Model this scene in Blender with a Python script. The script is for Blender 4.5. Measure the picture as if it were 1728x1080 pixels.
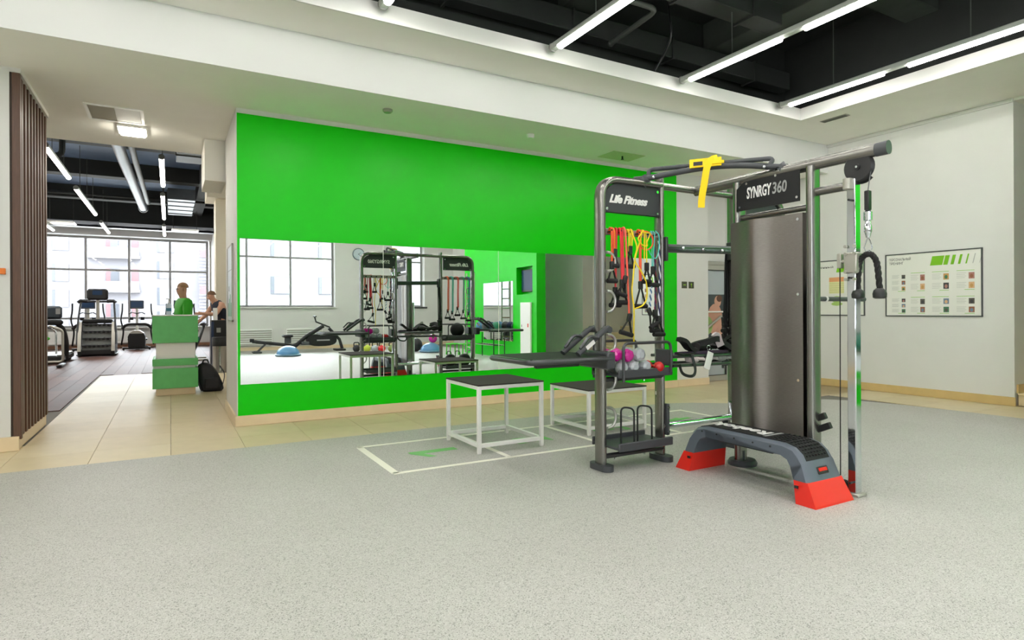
import bpy, bmesh, math, random
from math import sin, cos, pi, radians, sqrt, atan2
from mathutils import Vector, Matrix
random.seed(7)
for o in list(bpy.data.objects): bpy.data.objects.remove(o)
SC = bpy.context.scene
COL = SC.collection
# ------------------------------------------------------------------ camera
cam_d = bpy.data.cameras.new('camera'); cam = bpy.data.objects.new('camera', cam_d); COL.objects.link(cam)
cam_d.sensor_width = 36.0; cam_d.lens = 36.0 * 1019.3 / 1728.0
cam_d.shift_y = -(540 - 524.5) / 1728.0
cam_d.clip_start = 0.05; cam_d.clip_end = 300
yaw = radians(29.5); roll = 0.0047
cam.matrix_world = Matrix.Translation((0, 0, 1.25)) @ Matrix.Rotation(-yaw, 4, 'Z') @ Matrix.Rotation(pi / 2, 4, 'X') @ Matrix.Rotation(-roll, 4, 'Z')
SC.camera = cam
# ------------------------------------------------------------------ world / exposure
SC.view_settings.view_transform = 'Standard'
SC.view_settings.look = 'None'
SC.view_settings.gamma = 1.0
SC.view_settings.use_curve_mapping = False
SC.view_settings.exposure = 2.1
W = bpy.data.worlds.new('sky'); SC.world = W; W.use_nodes = True
bg = W.node_tree.nodes['Background']; bg.inputs[0].default_value = (0.90, 0.95, 1.0, 1); bg.inputs[1].default_value = 5.8
LAMP = 10.5
def portal(name, loc, sx, sz, ry):
    d = bpy.data.lights.new(name, 'AREA'); d.shape = 'RECTANGLE'; d.size = sx; d.size_y = sz
    d.cycles.is_portal = True
    o = bpy.data.objects.new(name, d); COL.objects.link(o); o.location = loc
    o.rotation_euler = (pi / 2, 0, ry)      # emits towards +Y for ry = pi, -Y for 0
    return o
portal('back_window_daylight', (0.2, -6.95, 2.6), 9.6, 2.5, pi)
portal('narrow_window_daylight', (7.6, -6.95, 2.6), 1.3, 2.5, pi)
portal('gym_window_daylight', (-1.3, 25.95, 2.35), 5.4, 3.3, 0)
SC.cycles.max_bounces = 10; SC.cycles.diffuse_bounces = 6; SC.cycles.glossy_bounces = 6
SC.cycles.transparent_max_bounces = 12; SC.cycles.caustics_reflective = False; SC.cycles.caustics_refractive = False
SC.cycles.sample_clamp_indirect = 8.0
SC.cycles.use_denoising = True
# ------------------------------------------------------------------ materials
def lin(c):
    return tuple(((x / 255) / 12.92 if x / 255 <= 0.04045 else (((x / 255) + 0.055) / 1.055) ** 2.4) for x in c)
MATS = {}
def mat(name, rgb, rough=0.5, metal=0.0, noise=0.0, scale=40.0, bump=0.0, spec=0.5, coat=0.0, stretch=None, rvar=0.0):
    if name in MATS: return MATS[name]
    m = bpy.data.materials.new(name); m.use_nodes = True; nt = m.node_tree; b = nt.nodes['Principled BSDF']
    c = lin(rgb)
    b.inputs['Base Color'].default_value = (*c, 1); b.inputs['Roughness'].default_value = rough
    b.inputs['Metallic'].default_value = metal; b.inputs['Specular IOR Level'].default_value = spec
    b.inputs['Coat Weight'].default_value = coat; b.inputs['Coat Roughness'].default_value = 0.08
    if noise or bump or rvar:
        tc = nt.nodes.new('ShaderNodeTexCoord'); mp = nt.nodes.new('ShaderNodeMapping'); n = nt.nodes.new('ShaderNodeTexNoise')
        n.inputs['Scale'].default_value = scale; n.inputs['Detail'].default_value = 3
        if stretch: mp.inputs['Scale'].default_value = stretch
        nt.links.new(tc.outputs['Object'], mp.inputs[0]); nt.links.new(mp.outputs[0], n.inputs['Vector'])
        if noise:
            r = nt.nodes.new('ShaderNodeValToRGB'); r.color_ramp.elements[0].position = 0.3; r.color_ramp.elements[1].position = 0.7
            r.color_ramp.elements[0].color = (*[x * (1 - noise) for x in c], 1); r.color_ramp.elements[1].color = (*[min(1, x * (1 + noise)) for x in c], 1)
            nt.links.new(n.outputs[0], r.inputs[0]); nt.links.new(r.outputs[0], b.inputs['Base Color'])
        if bump:
            bp = nt.nodes.new('ShaderNodeBump'); bp.inputs['Strength'].default_value = bump; bp.inputs['Distance'].default_value = 0.002
            nt.links.new(n.outputs[0], bp.inputs['Height']); nt.links.new(bp.outputs[0], b.inputs['Normal'])
        if rvar:
            mr = nt.nodes.new('ShaderNodeMapRange'); mr.inputs['To Min'].default_value = max(0, rough - rvar); mr.inputs['To Max'].default_value = rough + rvar
            nt.links.new(n.outputs[0], mr.inputs[0]); nt.links.new(mr.outputs[0], b.inputs['Roughness'])
    MATS[name] = m; return m
def emis(name, rgb, k):
    if name in MATS: return MATS[name]
    m = mat(name, rgb, 0.5); b = m.node_tree.nodes['Principled BSDF']
    b.inputs['Emission Color'].default_value = (*lin(rgb), 1); b.inputs['Emission Strength'].default_value = k
    return m
def glass_mat():
    m = bpy.data.materials.new('window_glass'); m.use_nodes = True; nt = m.node_tree; nt.nodes.clear()
    o = nt.nodes.new('ShaderNodeOutputMaterial'); mx = nt.nodes.new('ShaderNodeMixShader'); t = nt.nodes.new('ShaderNodeBsdfTransparent')
    g = nt.nodes.new('ShaderNodeBsdfGlossy'); f = nt.nodes.new('ShaderNodeFresnel'); g.inputs['Roughness'].default_value = 0.02
    t.inputs[0].default_value = (0.95, 0.97, 0.97, 1); f.inputs[0].default_value = 1.35
    nt.links.new(f.outputs[0], mx.inputs[0]); nt.links.new(t.outputs[0], mx.inputs[1]); nt.links.new(g.outputs[0], mx.inputs[2]); nt.links.new(mx.outputs[0], o.inputs[0])
    return m
GLASS = glass_mat()
def speckle(name, base, dark, light, rough):
    m = bpy.data.materials.new(name); m.use_nodes = True; nt = m.node_tree; b = nt.nodes['Principled BSDF']; b.inputs['Roughness'].default_value = rough
    b.inputs['Specular IOR Level'].default_value = 0.35
    tc = nt.nodes.new('ShaderNodeTexCoord'); v = nt.nodes.new('ShaderNodeTexVoronoi'); v.inputs['Scale'].default_value = 240
    n = nt.nodes.new('ShaderNodeTexNoise'); n.inputs['Scale'].default_value = 1.3; n.inputs['Detail'].default_value = 4
    nt.links.new(tc.outputs['Object'], v.inputs['Vector']); nt.links.new(tc.outputs['Object'], n.inputs['Vector'])
    r = nt.nodes.new('ShaderNodeValToRGB'); r.color_ramp.interpolation = 'CONSTANT'
    e = r.color_ramp.elements; e[0].position = 0; e[0].color = (*lin(dark), 1); e[1].position = 0.14; e[1].color = (*lin(base), 1)
    x = e.new(0.86); x.color = (*lin(light), 1)
    sp = nt.nodes.new('ShaderNodeSeparateColor'); nt.links.new(v.outputs['Color'], sp.inputs[0]); nt.links.new(sp.outputs[0], r.inputs[0])
    mx = nt.nodes.new('ShaderNodeMix'); mx.data_type = 'RGBA'; mx.blend_type = 'MULTIPLY'; mx.inputs[0].default_value = 1
    r2 = nt.nodes.new('ShaderNodeValToRGB'); r2.color_ramp.elements[0].position = 0.3; r2.color_ramp.elements[0].color = (0.93, 0.93, 0.92, 1); r2.color_ramp.elements[1].position = 0.7; r2.color_ramp.elements[1].color = (1, 1, 1, 1)
    nt.links.new(n.outputs[0], r2.inputs[0]); nt.links.new(r.outputs[0], mx.inputs[6]); nt.links.new(r2.outputs[0], mx.inputs[7]); nt.links.new(mx.outputs[2], b.inputs['Base Color'])
    bp = nt.nodes.new('ShaderNodeBump'); bp.inputs['Strength'].default_value = 0.15; bp.inputs['Distance'].default_value = 0.001
    nt.links.new(v.outputs['Distance'], bp.inputs['Height']); nt.links.new(bp.outputs[0], b.inputs['Normal'])
    return m
M_rub = speckle('speckled_rubber', (184, 183, 177), (140, 139, 133), (202, 201, 196), 0.5)
M_white = mat('white_paint', (216, 216, 212), 0.55, noise=0.015, scale=3)
M_ceil = mat('ceiling_paint', (240, 239, 232), 0.7, noise=0.015, scale=3)
M_green = mat('green_paint', (8, 204, 0), 0.30, spec=0.28, noise=0.02, scale=4)
M_greend = mat('green_panel', (108, 202, 118), 0.4, noise=0.05, scale=9)
M_tile = [mat('beige_tile_%s' % k, c, 0.42, spec=0.25, noise=0.03, scale=6) for k, c in (('warm', (212, 196, 160)), ('pale', (215, 200, 166)), ('sand', (209, 193, 157)))]
M_skirt = mat('beige_skirting', (226, 205, 170), 0.3, noise=0.03, scale=8)
M_void = mat('black_ceiling_paint', (22, 26, 24), 0.75, noise=0.12, scale=5)
M_vbeam = mat('dark_grey_beam_paint', (54, 60, 54), 0.75, noise=0.12, scale=5)
M_voidb = mat('daylit_blue_ceiling_paint', (86, 106, 134), 0.7, noise=0.12, scale=5)  # blue paint, lightened so its colour also holds the daylight on the slab
M_duct = mat('dark_grey_duct', (62, 66, 62), 0.5, noise=0.1, scale=5)
M_ductb = mat('grey_duct', (72, 78, 84), 0.4, metal=0.3, noise=0.1, scale=6)
M_wood = [mat('dark_wood_plank_%s' % k, c, 0.5, spec=0.12, noise=0.22, scale=9, stretch=(0.6, 7, 1)) for k, c in (('red', (88, 58, 50)), ('brown', (80, 56, 48)), ('dusk', (96, 66, 56)))]
M_slat = mat('brown_wood_slat', (92, 66, 52), 0.42, noise=0.14, scale=14, stretch=(6, 6, 0.5))
M_mirror = mat('silvered_glass', (236, 240, 238), 0.0, metal=1.0)
M_frame = mat('dark_grey_powder_coat', (84, 86, 88), 0.3, metal=0.75)
M_tubeg = mat('smoked_steel_tube', (140, 139, 134), 0.27, metal=0.92)
M_chrome = mat('polished_chrome', (214, 218, 222), 0.08, metal=1.0)
M_steel = mat('brushed_steel', (160, 156, 152), 0.42, metal=1.0, noise=0.16, scale=30, stretch=(1, 1, 40))
_nt = M_steel.node_tree; _cv = _nt.nodes.new('ShaderNodeCombineXYZ'); _cv.inputs[2].default_value = 1
_nt.links.new(_cv.outputs[0], _nt.nodes['Principled BSDF'].inputs['Tangent']); _nt.nodes['Principled BSDF'].inputs['Anisotropic'].default_value = 1.0
M_black = mat('black_plastic', (26, 27, 28), 0.42)
M_blackr = mat('black_rubber', (28, 29, 29), 0.66, noise=0.15, scale=60, spec=0.35)
M_char = mat('charcoal_plastic', (66, 69, 72), 0.45)
M_plate = mat('charcoal_sheet', (30, 31, 32), 0.5, spec=0.3)
M_wprint = mat('white_print', (236, 236, 232), 0.5)
M_gprint = mat('grey_print', (150, 152, 150), 0.5)
M_wmetal = mat('white_powder_coat', (244, 244, 240), 0.35)
M_slate = mat('slate_grey_plastic', (86, 94, 104), 0.38)
M_red = mat('red_plastic', (222, 40, 28), 0.32)
M_redd = mat('deep_red_vinyl', (205, 22, 28), 0.25, coat=0.4)
M_mag = mat('magenta_vinyl', (206, 24, 150), 0.26, coat=0.3)
M_sil = mat('silver_grey_vinyl', (176, 182, 186), 0.26, coat=0.3)
M_yel = mat('yellow_fabric', (252, 214, 0), 0.6)
M_yell = mat('yellow_latex', (240, 214, 30), 0.4)
M_or = mat('orange_latex', (238, 92, 40), 0.4)
M_cr = mat('crimson_latex', (222, 40, 52), 0.4)
M_teal = mat('teal_latex', (90, 200, 190), 0.4)
M_blue = mat('blue_rubber', (88, 140, 184), 0.3)
M_navy = mat('navy_rubber', (30, 50, 84), 0.5)
M_gball = mat('green_rubber', (30, 120, 90), 0.5)
M_alu = mat('grey_aluminium', (176, 174, 164), 0.35, metal=0.5)
M_frost = mat('frosted_glass_panel', (176, 186, 190), 0.3, spec=0.6)
M_stain = mat('stainless_steel', (168, 162, 152), 0.26, metal=1.0)
M_tape = mat('cream_tape', (244, 243, 228), 0.5)
M_gtape = mat('green_floor_paint', (110, 190, 100), 0.5)
M_facade = mat('pale_facade', (82, 80, 84), 0.8, noise=0.02, scale=2)
M_facade2 = mat('grey_facade', (68, 66, 70), 0.8)
M_pane = mat('dark_window_pane', (46, 48, 54), 0.2)
M_reddoor = mat('red_door_panel', (78, 44, 48), 0.6)
M_skin = mat('skin', (206, 160, 132), 0.5)
M_hair = mat('light_brown_hair', (110, 82, 56), 0.7)
M_hairb = mat('sandy_hair', (168, 130, 92), 0.7)
M_jack = mat('bright_green_jersey', (50, 172, 24), 0.6)
M_tee = mat('navy_jersey', (36, 42, 56), 0.7)
M_trou = mat('black_trousers', (30, 30, 34), 0.75)
M_shoe = mat('pale_shoe', (214, 206, 190), 0.6)
M_pack = mat('black_nylon', (36, 35, 38), 0.6, noise=0.2, scale=30)
M_lamp = emis('warm_white_tube', (255, 252, 246), LAMP)
M_lampg = emis('gym_white_tube', (255, 249, 240), LAMP)
M_screen = mat('blue_grey_screen', (40, 62, 92), 0.15)
# ------------------------------------------------------------------ geometry helpers
class MB:
    def __init__(s): s.v = []; s.f = []
    def add(s, vs, fs):
        n = len(s.v); s.v += [tuple(x) for x in vs]; s.f += [tuple(i + n for i in q) for q in fs]; return s
    def box(s, x0, x1, y0, y1, z0, z1, b=0.0, M=None):
        if b <= 0:
            vs = [(x, y, z) for z in (z0, z1) for y in (y0, y1) for x in (x0, x1)]
            fs = [(0, 2, 3, 1), (4, 5, 7, 6), (0, 1, 5, 4), (2, 6, 7, 3), (0, 4, 6, 2), (1, 3, 7, 5)]
        else:
            X = (x0, x1); Y = (y0, y1); Z = (z0, z1); vs = []; ix = {}
            for i in (0, 1):
                for j in (0, 1):
                    for k in (0, 1):
                        sx, sy, sz = 1 - 2 * i, 1 - 2 * j, 1 - 2 * k
                        for a, p in enumerate(((X[i], Y[j] + sy * b, Z[k] + sz * b), (X[i] + sx * b, Y[j], Z[k] + sz * b), (X[i] + sx * b, Y[j] + sy * b, Z[k]))):
                            ix[i, j, k, a] = len(vs); vs.append(p)
            fs = []
            def q(l): fs.append(tuple(ix[t] for t in l))
            for i in (0, 1):
                r = (lambda l: l) if i else (lambda l: l[::-1])
                q(r([(i, 0, 0, 0), (i, 1, 0, 0), (i, 1, 1, 0), (i, 0, 1, 0)]))
                q(r([(0, i, 0, 1), (0, i, 1, 1), (1, i, 1, 1), (1, i, 0, 1)]))
                q(r([(0, 0, i, 2), (1, 0, i, 2), (1, 1, i, 2), (0, 1, i, 2)]))
            for i in (0, 1):
                for j in (0, 1):
                    q([(i, j, 0, 0), (i, j, 1, 0), (i, j, 1, 1), (i, j, 0, 1)] if (i ^ j) else [(i, j, 0, 1), (i, j, 1, 1), (i, j, 1, 0), (i, j, 0, 0)])
                    q([(i, 0, j, 0), (i, 1, j, 0), (i, 1, j, 2), (i, 0, j, 2)] if not (i ^ j) else [(i, 0, j, 2), (i, 1, j, 2), (i, 1, j, 0), (i, 0, j, 0)])
                    q([(0, i, j, 1), (1, i, j, 1), (1, i, j, 2), (0, i, j, 2)] if (i ^ j) else [(0, i, j, 2), (1, i, j, 2), (1, i, j, 1), (0, i, j, 1)])
                    for k in (0, 1):
                        t = [(i, j, k, 0), (i, j, k, 1), (i, j, k, 2)]
                        q(t if (i + j + k) % 2 else t[::-1])
        if M is not None: vs = [tuple(M @ Vector(p)) for p in vs]
        return s.add(vs, fs)
    def tube(s, pts, r=0.02, n=10, closed=False, prof=None, up=None, caps=True, rs=None):
        P = [Vector(p) for p in pts]; N = len(P)
        if prof is None: prof = [(cos(2 * pi * k / n), sin(2 * pi * k / n)) for k in range(n)]
        else: r = 1.0; n = len(prof)
        T = []
        for i in range(N):
            a = P[(i - 1) % N] if (closed or i > 0) else P[i]; b = P[(i + 1) % N] if (closed or i < N - 1) else P[i]
            d = (b - a); T.append(d.normalized() if d.length > 1e-9 else Vector((0, 0, 1)))
        u = Vector(up) if up else (Vector((0, 0, 1)) if abs(T[0].z) < 0.9 else Vector((0, 1, 0)))
        u = (u - T[0] * u.dot(T[0])).normalized(); vs = []
        for i in range(N):
            if i > 0:
                ax = T[i - 1].cross(T[i])
                if ax.length > 1e-8: u = Matrix.Rotation(T[i - 1].angle(T[i]), 3, ax) @ u
                u = (u - T[i] * u.dot(T[i])).normalized()
            w = T[i].cross(u)
            sc = 1.0
            if 0 < i < N - 1 or closed:
                a = (P[i] - P[i - 1]); b = (P[(i + 1) % N] - P[i])
                if a.length > 1e-9 and b.length > 1e-9: sc = 1.0
            k = (rs[i] if rs else r) * sc
            vs += [tuple(P[i] + u * (a * k) + w * (b * k)) for a, b in prof]
        fs = []
        for i in range(N if closed else N - 1):
            j = (i + 1) % N
            for k in range(n): fs.append((i * n + k, i * n + (k + 1) % n, j * n + (k + 1) % n, j * n + k))
        if caps and not closed: fs.append(tuple(reversed(range(n)))); fs.append(tuple((N - 1) * n + k for k in range(n)))
        return s.add(vs, fs)
    def cyl(s, a, b, r, n=16, r2=None):
        return s.tube([a, b], r, n, rs=[r, r if r2 is None else r2])
    def sphere(s, c, r, n=16, m=10, sc=(1, 1, 1), z0=-1.0):
        vs = []; fs = []; t0 = math.asin(z0)
        for i in range(m + 1):
            t = t0 + (pi / 2 - t0) * i / m
            for k in range(n): vs.append((c[0] + r * sc[0] * cos(t) * cos(2 * pi * k / n), c[1] + r * sc[1] * cos(t) * sin(2 * pi * k / n), c[2] + r * sc[2] * sin(t)))
        for i in range(m):
            for k in range(n): fs.append((i * n + k, i * n + (k + 1) % n, (i + 1) * n + (k + 1) % n, (i + 1) * n + k))
        fs.append(tuple(reversed(range(n))))
        return s.add(vs, fs)
    def lathe(s, prof, n=20, c=(0, 0, 0), axis='Z'):
        vs = []; fs = []
        for r, z in prof:
            for k in range(n):
                a = 2 * pi * k / n; p = (r * cos(a), r * sin(a), z)
                p = p if axis == 'Z' else ((p[2], p[0], p[1]) if axis == 'X' else (p[1], p[2], p[0]))
                vs.append((c[0] + p[0], c[1] + p[1], c[2] + p[2]))
        for i in range(len(prof) - 1):
            for k in range(n): fs.append((i * n + k, i * n + (k + 1) % n, (i + 1) * n + (k + 1) % n, (i + 1) * n + k))
        fs.append(tuple(reversed(range(n)))); fs.append(tuple((len(prof) - 1) * n + k for k in range(n)))
        return s.add(vs, fs)
    def prism(s, poly, axis, a, b):
        def P(p, t): return (t, p[0], p[1]) if axis == 'X' else ((p[0], t, p[1]) if axis == 'Y' else (p[0], p[1], t))
        n = len(poly); vs = [P(p, a) for p in poly] + [P(p, b) for p in poly]
        ar = sum(poly[i][0] * poly[(i + 1) % n][1] - poly[(i + 1) % n][0] * poly[i][1] for i in range(n))
        fs = [tuple(reversed(range(n))), tuple(range(n, 2 * n))] + [(k, (k + 1) % n, (k + 1) % n + n, k + n) for k in range(n)]
        flip = (ar < 0) ^ (axis == 'Y') ^ (b < a)
        if flip: fs = [tuple(reversed(q)) for q in fs]
        return s.add(vs, fs)
    def xf(s, M): s.v = [tuple(M @ Vector(p)) for p in s.v]; return s
BASE = {}
def link(name, me, m, parent, smooth):
    for k in (m if isinstance(m, (list, tuple)) else [m]): me.materials.append(k)
    if smooth:
        for p in me.polygons: p.use_smooth = True
        me.set_sharp_from_angle(angle=radians(38))
    o = bpy.data.objects.new(name, me); COL.objects.link(o)
    if parent: o.parent = parent
    return o
def obj(name, mb, m, parent=None, smooth=True, base=None, label=None):
    b = BASE[parent.name] if parent else (base or (0, 0, 0))
    me = bpy.data.meshes.new(name)
    me.from_pydata([(x - b[0], y - b[1], z - b[2]) for x, y, z in mb.v], [], mb.f)
    bm = bmesh.new(); bm.from_mesh(me); bmesh.ops.recalc_face_normals(bm, faces=bm.faces); bm.to_mesh(me); bm.free(); me.update()
    o = link(name, me, m, parent, smooth)
    if not parent: o.location = b
    BASE[o.name] = b
    if label: o['label'] = label
    return o
def tag(o, label, cat, group=None, kind=None):
    o['label'] = label; o['category'] = cat
    if group: o['group'] = group
    if kind: o['kind'] = kind
    return o
def thing(name, label, cat, base, group=None):
    o = bpy.data.objects.new(name, None); COL.objects.link(o); o.location = base; o.empty_display_size = 0.1
    BASE[o.name] = tuple(base); return tag(o, label, cat, group)
def single(name, mb, m, label, cat, base, group=None, smooth=True):
    return tag(obj(name, mb, m, None, smooth, base), label, cat, group)
def struct(name, mb, m, label=None, smooth=False):
    o = obj(name, mb, m, None, smooth); o['kind'] = 'structure'
    if label: o['label'] = label
    return o
def dup(root, loc, rz=0, label=None, name=None):
    r = root.copy(); COL.objects.link(r); r.location = loc; r.rotation_euler = (0, 0, rz); BASE[r.name] = tuple(loc)
    if label: r['label'] = label
    for ch in list(root.children):
        c = ch.copy(); COL.objects.link(c); c.parent = r
        for g in list(ch.children):
            d = g.copy(); COL.objects.link(d); d.parent = c
    return r
def inst(name, src, loc, parent, m=None):
    """another piece sharing a mesh"""
    o = bpy.data.objects.new(name, src.data); COL.objects.link(o); b = BASE[parent.name]
    o.location = (loc[0] - b[0], loc[1] - b[1], loc[2] - b[2]); o.parent = parent; return o
def text(name, s, size, M, m, parent, ext=0.0015, shear=0.0, sx=1.0, bold=0.0, space=1.0, width=None):
    cu = bpy.data.curves.new(name, 'FONT'); cu.body = s; cu.size = size; cu.extrude = ext; cu.align_x = 'CENTER'; cu.align_y = 'CENTER'
    cu.shear = shear; cu.offset = bold; cu.space_character = space; cu.resolution_u = 3
    t = bpy.data.objects.new(name, cu); COL.objects.link(t)
    dg = bpy.context.evaluated_depsgraph_get(); me = bpy.data.meshes.new_from_object(t.evaluated_get(dg))
    bpy.data.objects.remove(t); bpy.data.curves.remove(cu)
    if width and len(me.vertices):
        xs_ = [v.co.x for v in me.vertices]; me.transform(Matrix.Translation((-(max(xs_) + min(xs_)) / 2, 0, 0))); sx = width / (max(xs_) - min(xs_))
    b = BASE[parent.name] if parent else (0, 0, 0)
    me.transform(Matrix.Translation((-b[0], -b[1], -b[2])) @ M @ Matrix.Diagonal((sx, 1, 1, 1)))
    me.materials.clear(); me.materials.append(m)
    o = bpy.data.objects.new(name, me); COL.objects.link(o); o.parent = parent; BASE[o.name] = b
    return o
def frame(o, x, y):
    x = Vector(x).normalized(); y = Vector(y).normalized(); z = x.cross(y)
    return Matrix(((x.x, y.x, z.x, o[0]), (x.y, y.y, z.y, o[1]), (x.z, y.z, z.z, o[2]), (0, 0, 0, 1)))
def arc(c, r, a0, a1, n, ax='XZ'):
    out = []
    for i in range(n + 1):
        a = a0 + (a1 - a0) * i / n; p, q = r * cos(a), r * sin(a)
        out.append((c[0] + p, c[1], c[2] + q) if ax == 'XZ' else ((c[0], c[1] + p, c[2] + q) if ax == 'YZ' else (c[0] + p, c[1] + q, c[2])))
    return out
def rpath(pts, r, n=5):
    """polyline with rounded corners"""
    P = [Vector(p) for p in pts]; out = [P[0]]
    for i in range(1, len(P) - 1):
        a = (P[i - 1] - P[i]); b = (P[i + 1] - P[i]); d = min(r, a.length * 0.49, b.length * 0.49)
        p0 = P[i] + a.normalized() * d; p2 = P[i] + b.normalized() * d
        for k in range(n + 1):
            t = k / n; out.append(p0 * (1 - t) ** 2 + P[i] * (2 * t * (1 - t)) + p2 * t * t)
    out.append(P[-1]); return out
def curve(pts, n=6):
    """Catmull-Rom through points"""
    P = [Vector(p) for p in pts]; P = [P[0] * 2 - P[1]] + P + [P[-1] * 2 - P[-2]]; out = []
    for i in range(1, len(P) - 2):
        for k in range(n):
            t = k / n; a, b, c, d = P[i - 1:i + 3]
            out.append(0.5 * ((2 * b) + (c - a) * t + (2 * a - 5 * b + 4 * c - d) * t * t + (3 * b - a - 3 * c + d) * t ** 3))
    out.append(P[-2]); return out
def oval(a, b, n=14, e=2.6):
    out = []
    for k in range(n):
        t = 2 * pi * k / n; c, s = cos(t), sin(t)
        out.append((a * math.copysign(abs(c) ** (2 / e), c), b * math.copysign(abs(s) ** (2 / e), s)))
    return out
# ------------------------------------------------------------------ room shell
YW = 7.22; ZC = 3.935; ZS = 3.48; YB = -6.7; XR = 9.38; YG = 26.0
# floor slab, rubber, tiles, planks
floor = struct('floor', MB().box(-8, 13, -8, 28, -0.2, -0.012), mat('grey_screed', (120, 116, 108), 0.8))
NOCUT = 0
rub = [(-6.5, YB), (8.42, YB), (8.42, 3.2)] + [(8.40, 3.6), (8.33, 4.3), (8.2, 4.8), (7.92, 5.17), (7.3, 5.4), (6.5, 5.6), (6.1, 5.9), (5.75, 6.04), (5.4, 6.07)] + [(-6.5, 6.07)]
obj('rubber_flooring', MB().prism(rub, 'Z', -0.011, 0.0), M_rub, floor, smooth=False)
T = 0.6
tsrc = [obj('tile', MB().box(0.0015, T - 0.0015, 0.0015, T - 0.0015, -0.012, -0.0015, 0.0012), m, None) for m in M_tile]
tiles = []
def put_tile(x, y):
    tiles.append(inst('tile', random.choice(tsrc), (x, y, 0), floor))
for i in range(-9, 17):
    for j in range(3):
        x = i * T; y = 6.02 + j * T - 0.6
        if x < -1.7 and j == 2 : pass
        if j == 0 and x < 5.3: continue
        if j == 0 and x > 8.0 and x < 8.2: pass
        put_tile(x, y)
for j in range(-3, 9): 
    for i in (14, 15): put_tile(i * T, 5.42 - (j + 1) * T)
for j in range(12):
    for i in range(-2, 4):
        y = 7.22 + j * T; x = i * T
        if x > 0.6 and y < 8.4: continue
        if y > 14.3: continue
        if x < -1.3 and y > 9.5: continue
        put_tile(x, y)
for j in range(2):
    for i in (12, 13, 14, 15): put_tile(i * T, 7.22 + j * T)
for t in tsrc: bpy.data.objects.remove(t)
psrc = [obj('plank', MB().box(0.001, 0.239, 0.001, 2.398, -0.012, -0.001, 0.001), m, None) for m in M_wood]
for i in range(26):
    for j in range(8):
        x = -4.6 + i * 0.24; y = 9.0 + j * 2.4 - (i % 3) * 0.8
        if x > -1.27 and y < 14.2: y0 = 14.3
        if x > -1.3 and y < 13.0: continue
        if y > 26.5: continue
        p = inst('plank', random.choice(psrc), (x, max(y, 9.62 if x < -1.3 else 14.42), -0.0005), floor)
for t in psrc: bpy.data.objects.remove(t)
# court tape and painted numerals
def tape(x0, x1, y0, y1): obj('tape_line', MB().box(x0, x1, y0, y1, 0.0003, 0.0016), M_tape, floor, smooth=False)
w = 0.025
for y in (4.5, 5.53): tape(1.515 - w, 5.54 + w, y - w, y + w)
for k in range(5): tape(1.515 + 1.006 * k - w * (1.5 if k == 0 else 1), 1.515 + 1.006 * k + w, 4.5, 5.53)
for k in range(4):
    if k == 0: obj('floor_numeral', MB().prism([(2.26, 5.0), (2.26, 5.10), (1.82, 5.10), (1.82, 5.03), (1.93, 4.86), (2.0, 4.86), (1.93, 5.0)], 'Z', .0004, .0014), M_gtape, floor, smooth=False)
    else: text('floor_numeral', str(k + 1), 0.58, frame((2.04 + 1.006 * k, 5.03, 0.001), (0, 1, 0), (-1, 0, 0)), M_gtape, floor, 0.0004, bold=0.008)
# walls
wb = struct('wall_back', MB().box(0.64, 7.165, YW, 8.62, 0, ZS + 0.02), M_green)
struct('wall_partition_end', MB().box(0.632, 0.64, YW + 0.004, 8.62, 0, ZS), M_white)
struct('trim_1', MB().box(0.635, 7.17, YW - 0.012, YW - 0.001, ZS - 0.05, ZS + 0.01), M_white, 'white strip along the top of the green wall')
struct('wall_door_side', MB().box(7.166, 7.88, YW, 8.62, 0, ZS).box(7.88, 8.66, 7.54, 8.62, 2.11, ZS).box(8.66, 9.5, 7.3, 8.62, 0, ZS).box(7.88, 8.66, 8.3, 8.62, 0, 2.2), M_white)
struct('wall_right', MB().box(XR, XR + 0.25, 3.555, 8.6, 0, ZC + 0.3).box(XR + .25, 13, 3.555, 3.75, 0, ZC + 0.3).box(XR, XR + 0.25, YB, 1.6, 0, ZC + 0.3).box(XR + .25, 13, 1.35, 1.6, 0, ZC).box(12.8, 13, 1.6, 3.6, 0, ZC), M_white)
struct('wall_left', MB().box(-6.7, -6.5, -7, 7.2, 0, 5.6).box(-6.7, -1.262, 7.0, 8.47, 0, ZC), M_white)
# wall behind the camera with window openings
sill = 1.41; top = 3.7
fw = MB()
fw.box(-6.7, 9.6, YB - 0.5, YB, 0, sill).box(-6.7, 9.6, YB - 0.5, YB, top, 5.6)
for a, b in ((-6.7, -4.6), (4.95, 6.98), (8.22, 9.6)): fw.box(a, b, YB - 0.5, YB, sill, top)
struct('wall_front', fw, M_white)
def window(name, x0, x1, y, z0, z1, xs, zs, t, yout):
    f = MB()
    for x in (x0 + t / 2, x1 - t / 2): f.box(x - t / 2, x + t / 2, y - 0.035, y + 0.035, z0, z1)
    for z in (z0 + t / 2, z1 - t / 2): f.box(x0, x1, y - 0.034, y + 0.034, z - t / 2, z + t / 2)
    fr = obj(name, f, mat('window_aluminium', (150, 150, 150), 0.4, metal=0.3), None, smooth=False); fr['kind'] = 'structure'
    X = [x0] + xs + [x1]; Z = [z0] + zs + [z1]
    for x in xs: obj('mullion', MB().box(x - t / 2, x + t / 2, y - 0.033, y + 0.033, z0, z1), MATS['window_aluminium'], fr, smooth=False)
    for z in zs: obj('transom', MB().box(x0, x1, y - 0.032, y + 0.032, z - t / 2, z + t / 2), MATS['window_aluminium'], fr, smooth=False)
    for i in range(len(X) - 1):
        for j in range(len(Z) - 1):
            obj('pane', MB().box(X[i] + t * .4, X[i + 1] - t * .4, y - 0.004, y + 0.004, Z[j] + t * .4, Z[j + 1] - t * .4), GLASS, fr, smooth=False)
    return fr
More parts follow.
